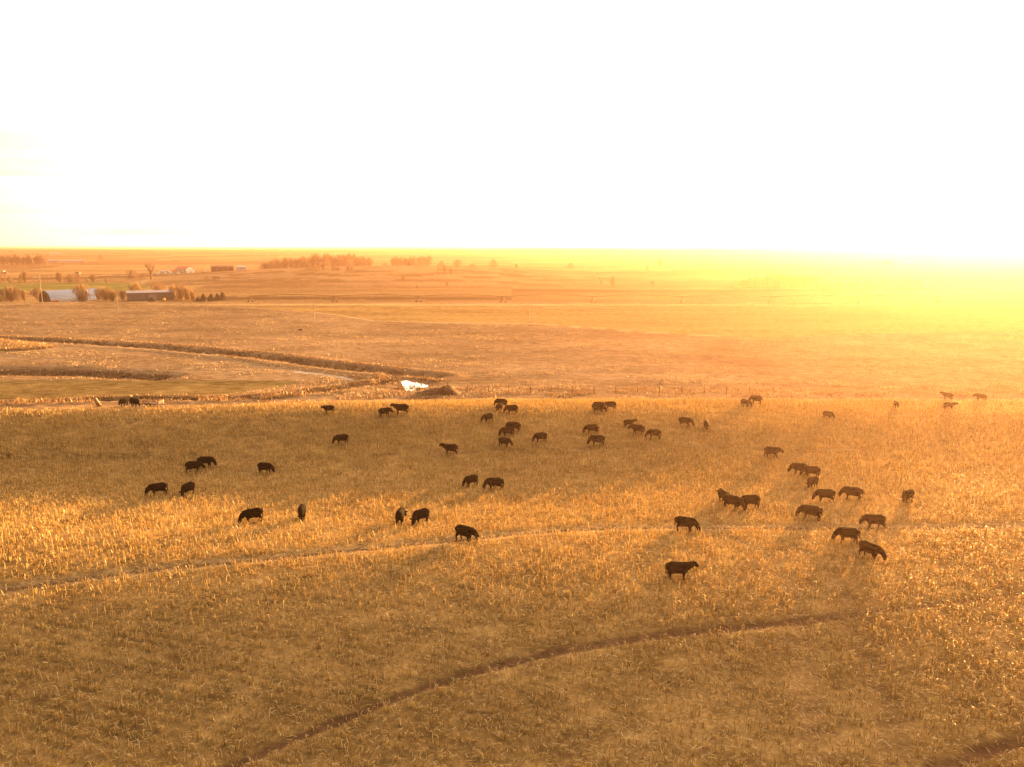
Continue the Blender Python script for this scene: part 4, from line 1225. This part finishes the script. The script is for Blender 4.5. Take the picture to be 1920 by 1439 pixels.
def plant(kind, px, py, hpx, label, group=None, wpx=None, Y=None, m=None):
    m = m or {'bush': M_TWIG, 'willow': M_ORANGE, 'tree': M_TWIG, 'thin': M_TWIG, 'big': M_TWIG, 'cedar': M_GREENLEAF}[kind]
    g = spot(px, Y) if Y else at(px, py)
    tr, cr, top, wid = get_tree(kind, int(RNG.integers(0, 3)), m)
    h = hpx * math.hypot(g.x, g.y) / FPX * .98
    sz = h / top; sx = sz if wpx is None else (wpx * g.y / FPX) / wid
    e = empty(NAMES[kind], g - Vector((0, 0, .1)), RNG.uniform(0, 6.28)); e.scale = (sx, sx, sz)
    link("trunk", tr, parent=e); link("crown", cr, parent=e)
    tag(e, label, "bush" if kind in ('bush', 'willow', 'cedar') else "tree", group)
R = lambda a, c: float(RNG.uniform(a, c))
# the grove past the middle hill
for k, px in enumerate(np.linspace(494, 690, 44)):
    hp = np.interp(px, [494, 510, 560, 600, 640, 668, 690], [12, 17, 22, 24, 27, 23, 18]) * R(.85, 1.12)
    plant('tree' if k % 2 else 'bush', px + R(-3, 3), 0, hp * (1 if k % 2 else .8), "hazy bare tree in the wide grove past the middle hill", "trees of the wide grove past the hill", R(13, 20), Y=R(930, 1010), m=M_ORANGE if k % 4 == 0 else M_TWIG)
for k, px in enumerate(np.linspace(738, 804, 11)):
    plant('bush' if k % 2 else 'tree', px + R(-2, 2), 0, R(17, 23), "hazy bare tree in the small round grove beside the wide grove", "trees of the small round grove", R(12, 17), Y=R(1000, 1080))
for px, Y, hp, wp, kd, lab in (
    (683, 985, 20, 11, 'tree', "tall thin-crowned hazy tree at the open end of the wide grove"), (722, 1030, 10, 12, 'bush', "low hazy bush between the two groves"),
    (828, 1010, 13, 14, 'bush', "hazy bush just past the small round grove"), (858, 1040, 16, 16, 'tree', "hazy tree alone past the small round grove"),
    (886, 1040, 9, 16, 'bush', "low wide hazy bush between two lone hazy trees"), (926, 1000, 17, 18, 'bush', "round hazy tree alone on the plain between the groves and the glow"),
    (968, 1000, 10, 10, 'bush', "small hazy bush beside the round lone tree on the plain"), (1070, 1000, 11, 16, 'bush', "round hazy bush alone near the horizon under the bright sky"),
    (737, 880, 6, 7, 'bush', "tiny bush on the crest of the middle hill"), (768, 880, 8, 6, 'cedar', "tiny dark conical shrub on the crest of the middle hill"),
    (1238, 960, 17, 13, 'tree', "faint bare tree on the glowing slope"), (1213, 880, 9, 8, 'bush', "faint small bush by the slanting line on the glowing slope")):
    plant(kd, px, 0, hp, lab, None, wp, Y=Y)
plant('bush', 592, 507, 18, "dark round bush in front of the wide grove", None, 22)
plant('bush', 578, 507, 12, "smaller bush at the shoulder of the dark round bush by the grove", None, 14)
plant('tree', 606, 507, 14, "thin bare tree touching the dark round bush by the grove", None, 12)
for px in (625, 634, 652, 660):
    plant('bush', px, 508, R(7, 10), "low brown bush on the hill crest below the wide grove", "low bushes on the hill crest", R(8, 12))
for px, py, hp, kd, lab in ((820, 514, 18, 'thin', "slender bare tree on the dark line across the middle hill"), (834, 514, 16, 'tree', "broad bare tree beside the slender one on the middle hill"), (845, 514, 12, 'tree', "smaller bare tree at the end of the trio on the middle hill"),
    (756, 529, 12, 'tree', "lone bare tree in the hollow of the middle hill"), (782, 541, 6, 'bush', "small bush low on the middle hill below the lone tree"), (838, 538, 11, 'tree', "bare tree low on the middle hill near the dark line"), (567, 538, 5, 'bush', "tiny bush on the dark line before the hill")):
    plant(kd, px, py, hp, lab)
for px, hp, kd, lab in ((1062, 9, 'thin', "short sapling, first in the spaced line of bare trees"), (1107, 13, 'thin', "second sapling in the spaced line of bare trees"), (1126, 19, 'thin', "tall slender tree in the spaced line of bare trees"),
    (1148, 20, 'tree', "widest bare tree in the spaced line of bare trees"), (1200, 8, 'thin', "short sapling past the widest tree in the spaced line"), (1223, 12, 'tree', "bushy low tree last in the spaced line of bare trees")):
    plant(kd, px, 538, hp, lab)
for k, px in enumerate(np.linspace(1385, 1530, 20)):
    plant('tree' if k % 3 == 1 else 'bush', px + R(-3, 3), 539, np.interp(px, [1385, 1410, 1500, 1530], [14, 20, 26, 20]) * R(.85, 1.1), "golden hazy tree in the belt melting into the sun glow", "trees of the belt in the glow", R(12, 18), m=M_GLOWTWIG)
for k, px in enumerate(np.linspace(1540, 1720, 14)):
    plant('bush', px + R(-4, 4), 540, R(9, 17), "very pale tree in the brightest part of the sun glow", "pale trees in the brightest glow", R(13, 20), m=M_GLOWTWIG)
# far tree belt and row past the hay ground
for k, px in enumerate(np.linspace(-6, 84, 26)):
    plant(('tree', 'bush', 'tree', 'thin')[k % 4], px + R(-2, 2), 498.5, R(12, 18) * (.8 if k % 4 == 1 else 1.05), "brown bare tree in the dense belt on the plain", "trees of the dense belt on the plain", R(9, 13))
plant('bush', 190, 488, 9, "hazy round bush alone on the plain past the belt", None, 10)
plant('thin', 204, 488, 9, "hazy thin tree next to a round bush on the plain")
for px, hp, kd in ((1, 20, 'bush'), (9, 15, 'thin'), (20, 12, 'bush'), (28, 10, 'thin'), (38, 11, 'bush'), (47, 18, 'tree'), (57, 10, 'thin'), (63, 12, 'thin'), (73, 5, 'bush'), (82, 16, 'thin'), (89, 13, 'thin'), (96, 12, 'thin'), (102, 10, 'thin'),
    (112, 17, 'tree'), (121, 10, 'thin'), (132, 15, 'bush'), (147, 15, 'bush'), (163, 8, 'bush'), (175, 14, 'tree'), (201, 11, 'bush'), (215, 7, 'thin')):
    plant(kd, px, 530.5, hp, "bare brown tree in the straggling row behind the green hay field", "trees of the row behind the hay field", None if kd == 'thin' else hp * .85)
# farmyard
plant('bush', 248, 523, 15, "dark round bush beside the farm drive", None, 22)
plant('bush', 268, 523, 9, "low brown bush between the dark round bush and the big bare tree", None, 14)
plant('big', 284, 524, 28, "big spreading bare tree over the farm drive", None, 28)
plant('thin', 368, 521, 13, "bare tree at the gable of the farmhouse")
for px, lab in ((388, "low round bush before the end of the brown barn"), (402, "low brown bush before the middle of the brown barn"), (409, "smaller low bush before the brown barn door")):
    plant('bush', px, 523, 5, lab, None, 9)
for px, hp, wp, kd, Y, lab in (
    (2, 18, 20, 'bush', 428, "brown bush at the picture edge by the arched barn"), (20, 23, 24, 'willow', 430, "tall orange bush among brown ones before the arched barn"), (34, 21, 18, 'bush', 434, "brown bush in the middle of the thicket before the barn"),
    (46, 17, 14, 'tree', 430, "bare tree at the end of the thicket by the pole"), (70, 19, 20, 'tree', 440, "sparse bare tree against the barn gable"), (155, 29, 28, 'willow', 424, "tall orange bush in front of the arched barn roof"),
    (186, 20, 14, 'willow', 440, "orange bush at the far end of the arched barn"), (198, 22, 22, 'willow', 436, "widest orange bush between the barn and the shed"), (211, 19, 14, 'willow', 432, "narrow orange bush between the barn and the shed"), (231, 18, 16, 'tree', 434, "bare tree at the end wall of the grey shed"),
    (256, 24, 22, 'willow', 462, "orange bush showing above the grey shed roof"), (300, 23, 26, 'willow', 462, "flat-topped orange bush behind the grey shed roof"), (328, 24, 18, 'willow', 446, "orange bush touching the end of the grey shed"),
    (341, 26, 22, 'willow', 442, "tallest orange bush past the grey shed"), (353, 21, 18, 'willow', 440, "orange bush between the tallest one and the evergreens"), (363, 16, 12, 'willow', 436, "last and smallest orange bush before the evergreens"),
    (284, 6, 12, 'cedar', 431, "low dark green bush against the grey shed wall"),
    (371, 6, 12, 'cedar', 432, "lowest evergreen shrub of the dark row"), (382, 11, 12, 'cedar', 434, "round evergreen shrub second in the dark row"), (396, 11, 12, 'cedar', 436, "round evergreen shrub in the centre of the dark row"),
    (408, 11, 12, 'cedar', 438, "evergreen shrub beside the tallest one of the dark row"), (418, 13, 13, 'cedar', 440, "tallest evergreen shrub at the end of the dark row")):
    plant(kd, px, 0, hp * (1.12), lab, None, wp, Y=Y)

# woods along the far horizon, one mass
def far_woods():
    rs = np.random.default_rng(5)
    n = 16000
    az = rs.uniform(-.66, .66, n); r = rs.choice([3000, 3900, 4700, 5050], n) + rs.normal(0, 60, n)
    k = fbm(az * 14 + r / 900, r / 1500, 121, 3) > .5
    az, r = az[k], r[k]
    x, y = np.sin(az) * r, np.cos(az) * r
    h = 5 * fbm(az * 60, r / 700, 122, 2)
    z = H0(x, y) + rs.uniform(0, 1, len(x)) * h
    V, Q, T = blades(x, y, z, rs.uniform(0, 6.28, len(x)), np.abs(rs.normal(0, .6, len(x))), rs.uniform(2, 4.5, len(x)), rs.uniform(3, 6, len(x)), rs.uniform(0, .3, len(x)), rs.uniform(.1, .7, len(x)))
    stuff_mesh("far_woods", [(V, Q, T)], M_TWIG)
far_woods()
# ------------------------------------------------------------------ haze
def build_haze():
    b = MB(); b.box(-7800, 7800, -7800, 7800, -75, 27.5)
    m = bpy.data.materials.new("haze_material"); m.use_nodes = True
    nt = m.node_tree; nt.nodes.clear()
    out = N(nt, 'ShaderNodeOutputMaterial'); v = N(nt, 'ShaderNodeVolumePrincipled')
    v.inputs['Color'].default_value = (.54, .325, .225, 1)
    v.inputs['Density'].default_value = HAZE_DENSITY
    v.inputs['Anisotropy'].default_value = HAZE_G
    nt.links.new(v.outputs[0], out.inputs['Volume'])
    tag(b.build("haze", m), kind='stuff')
build_haze()
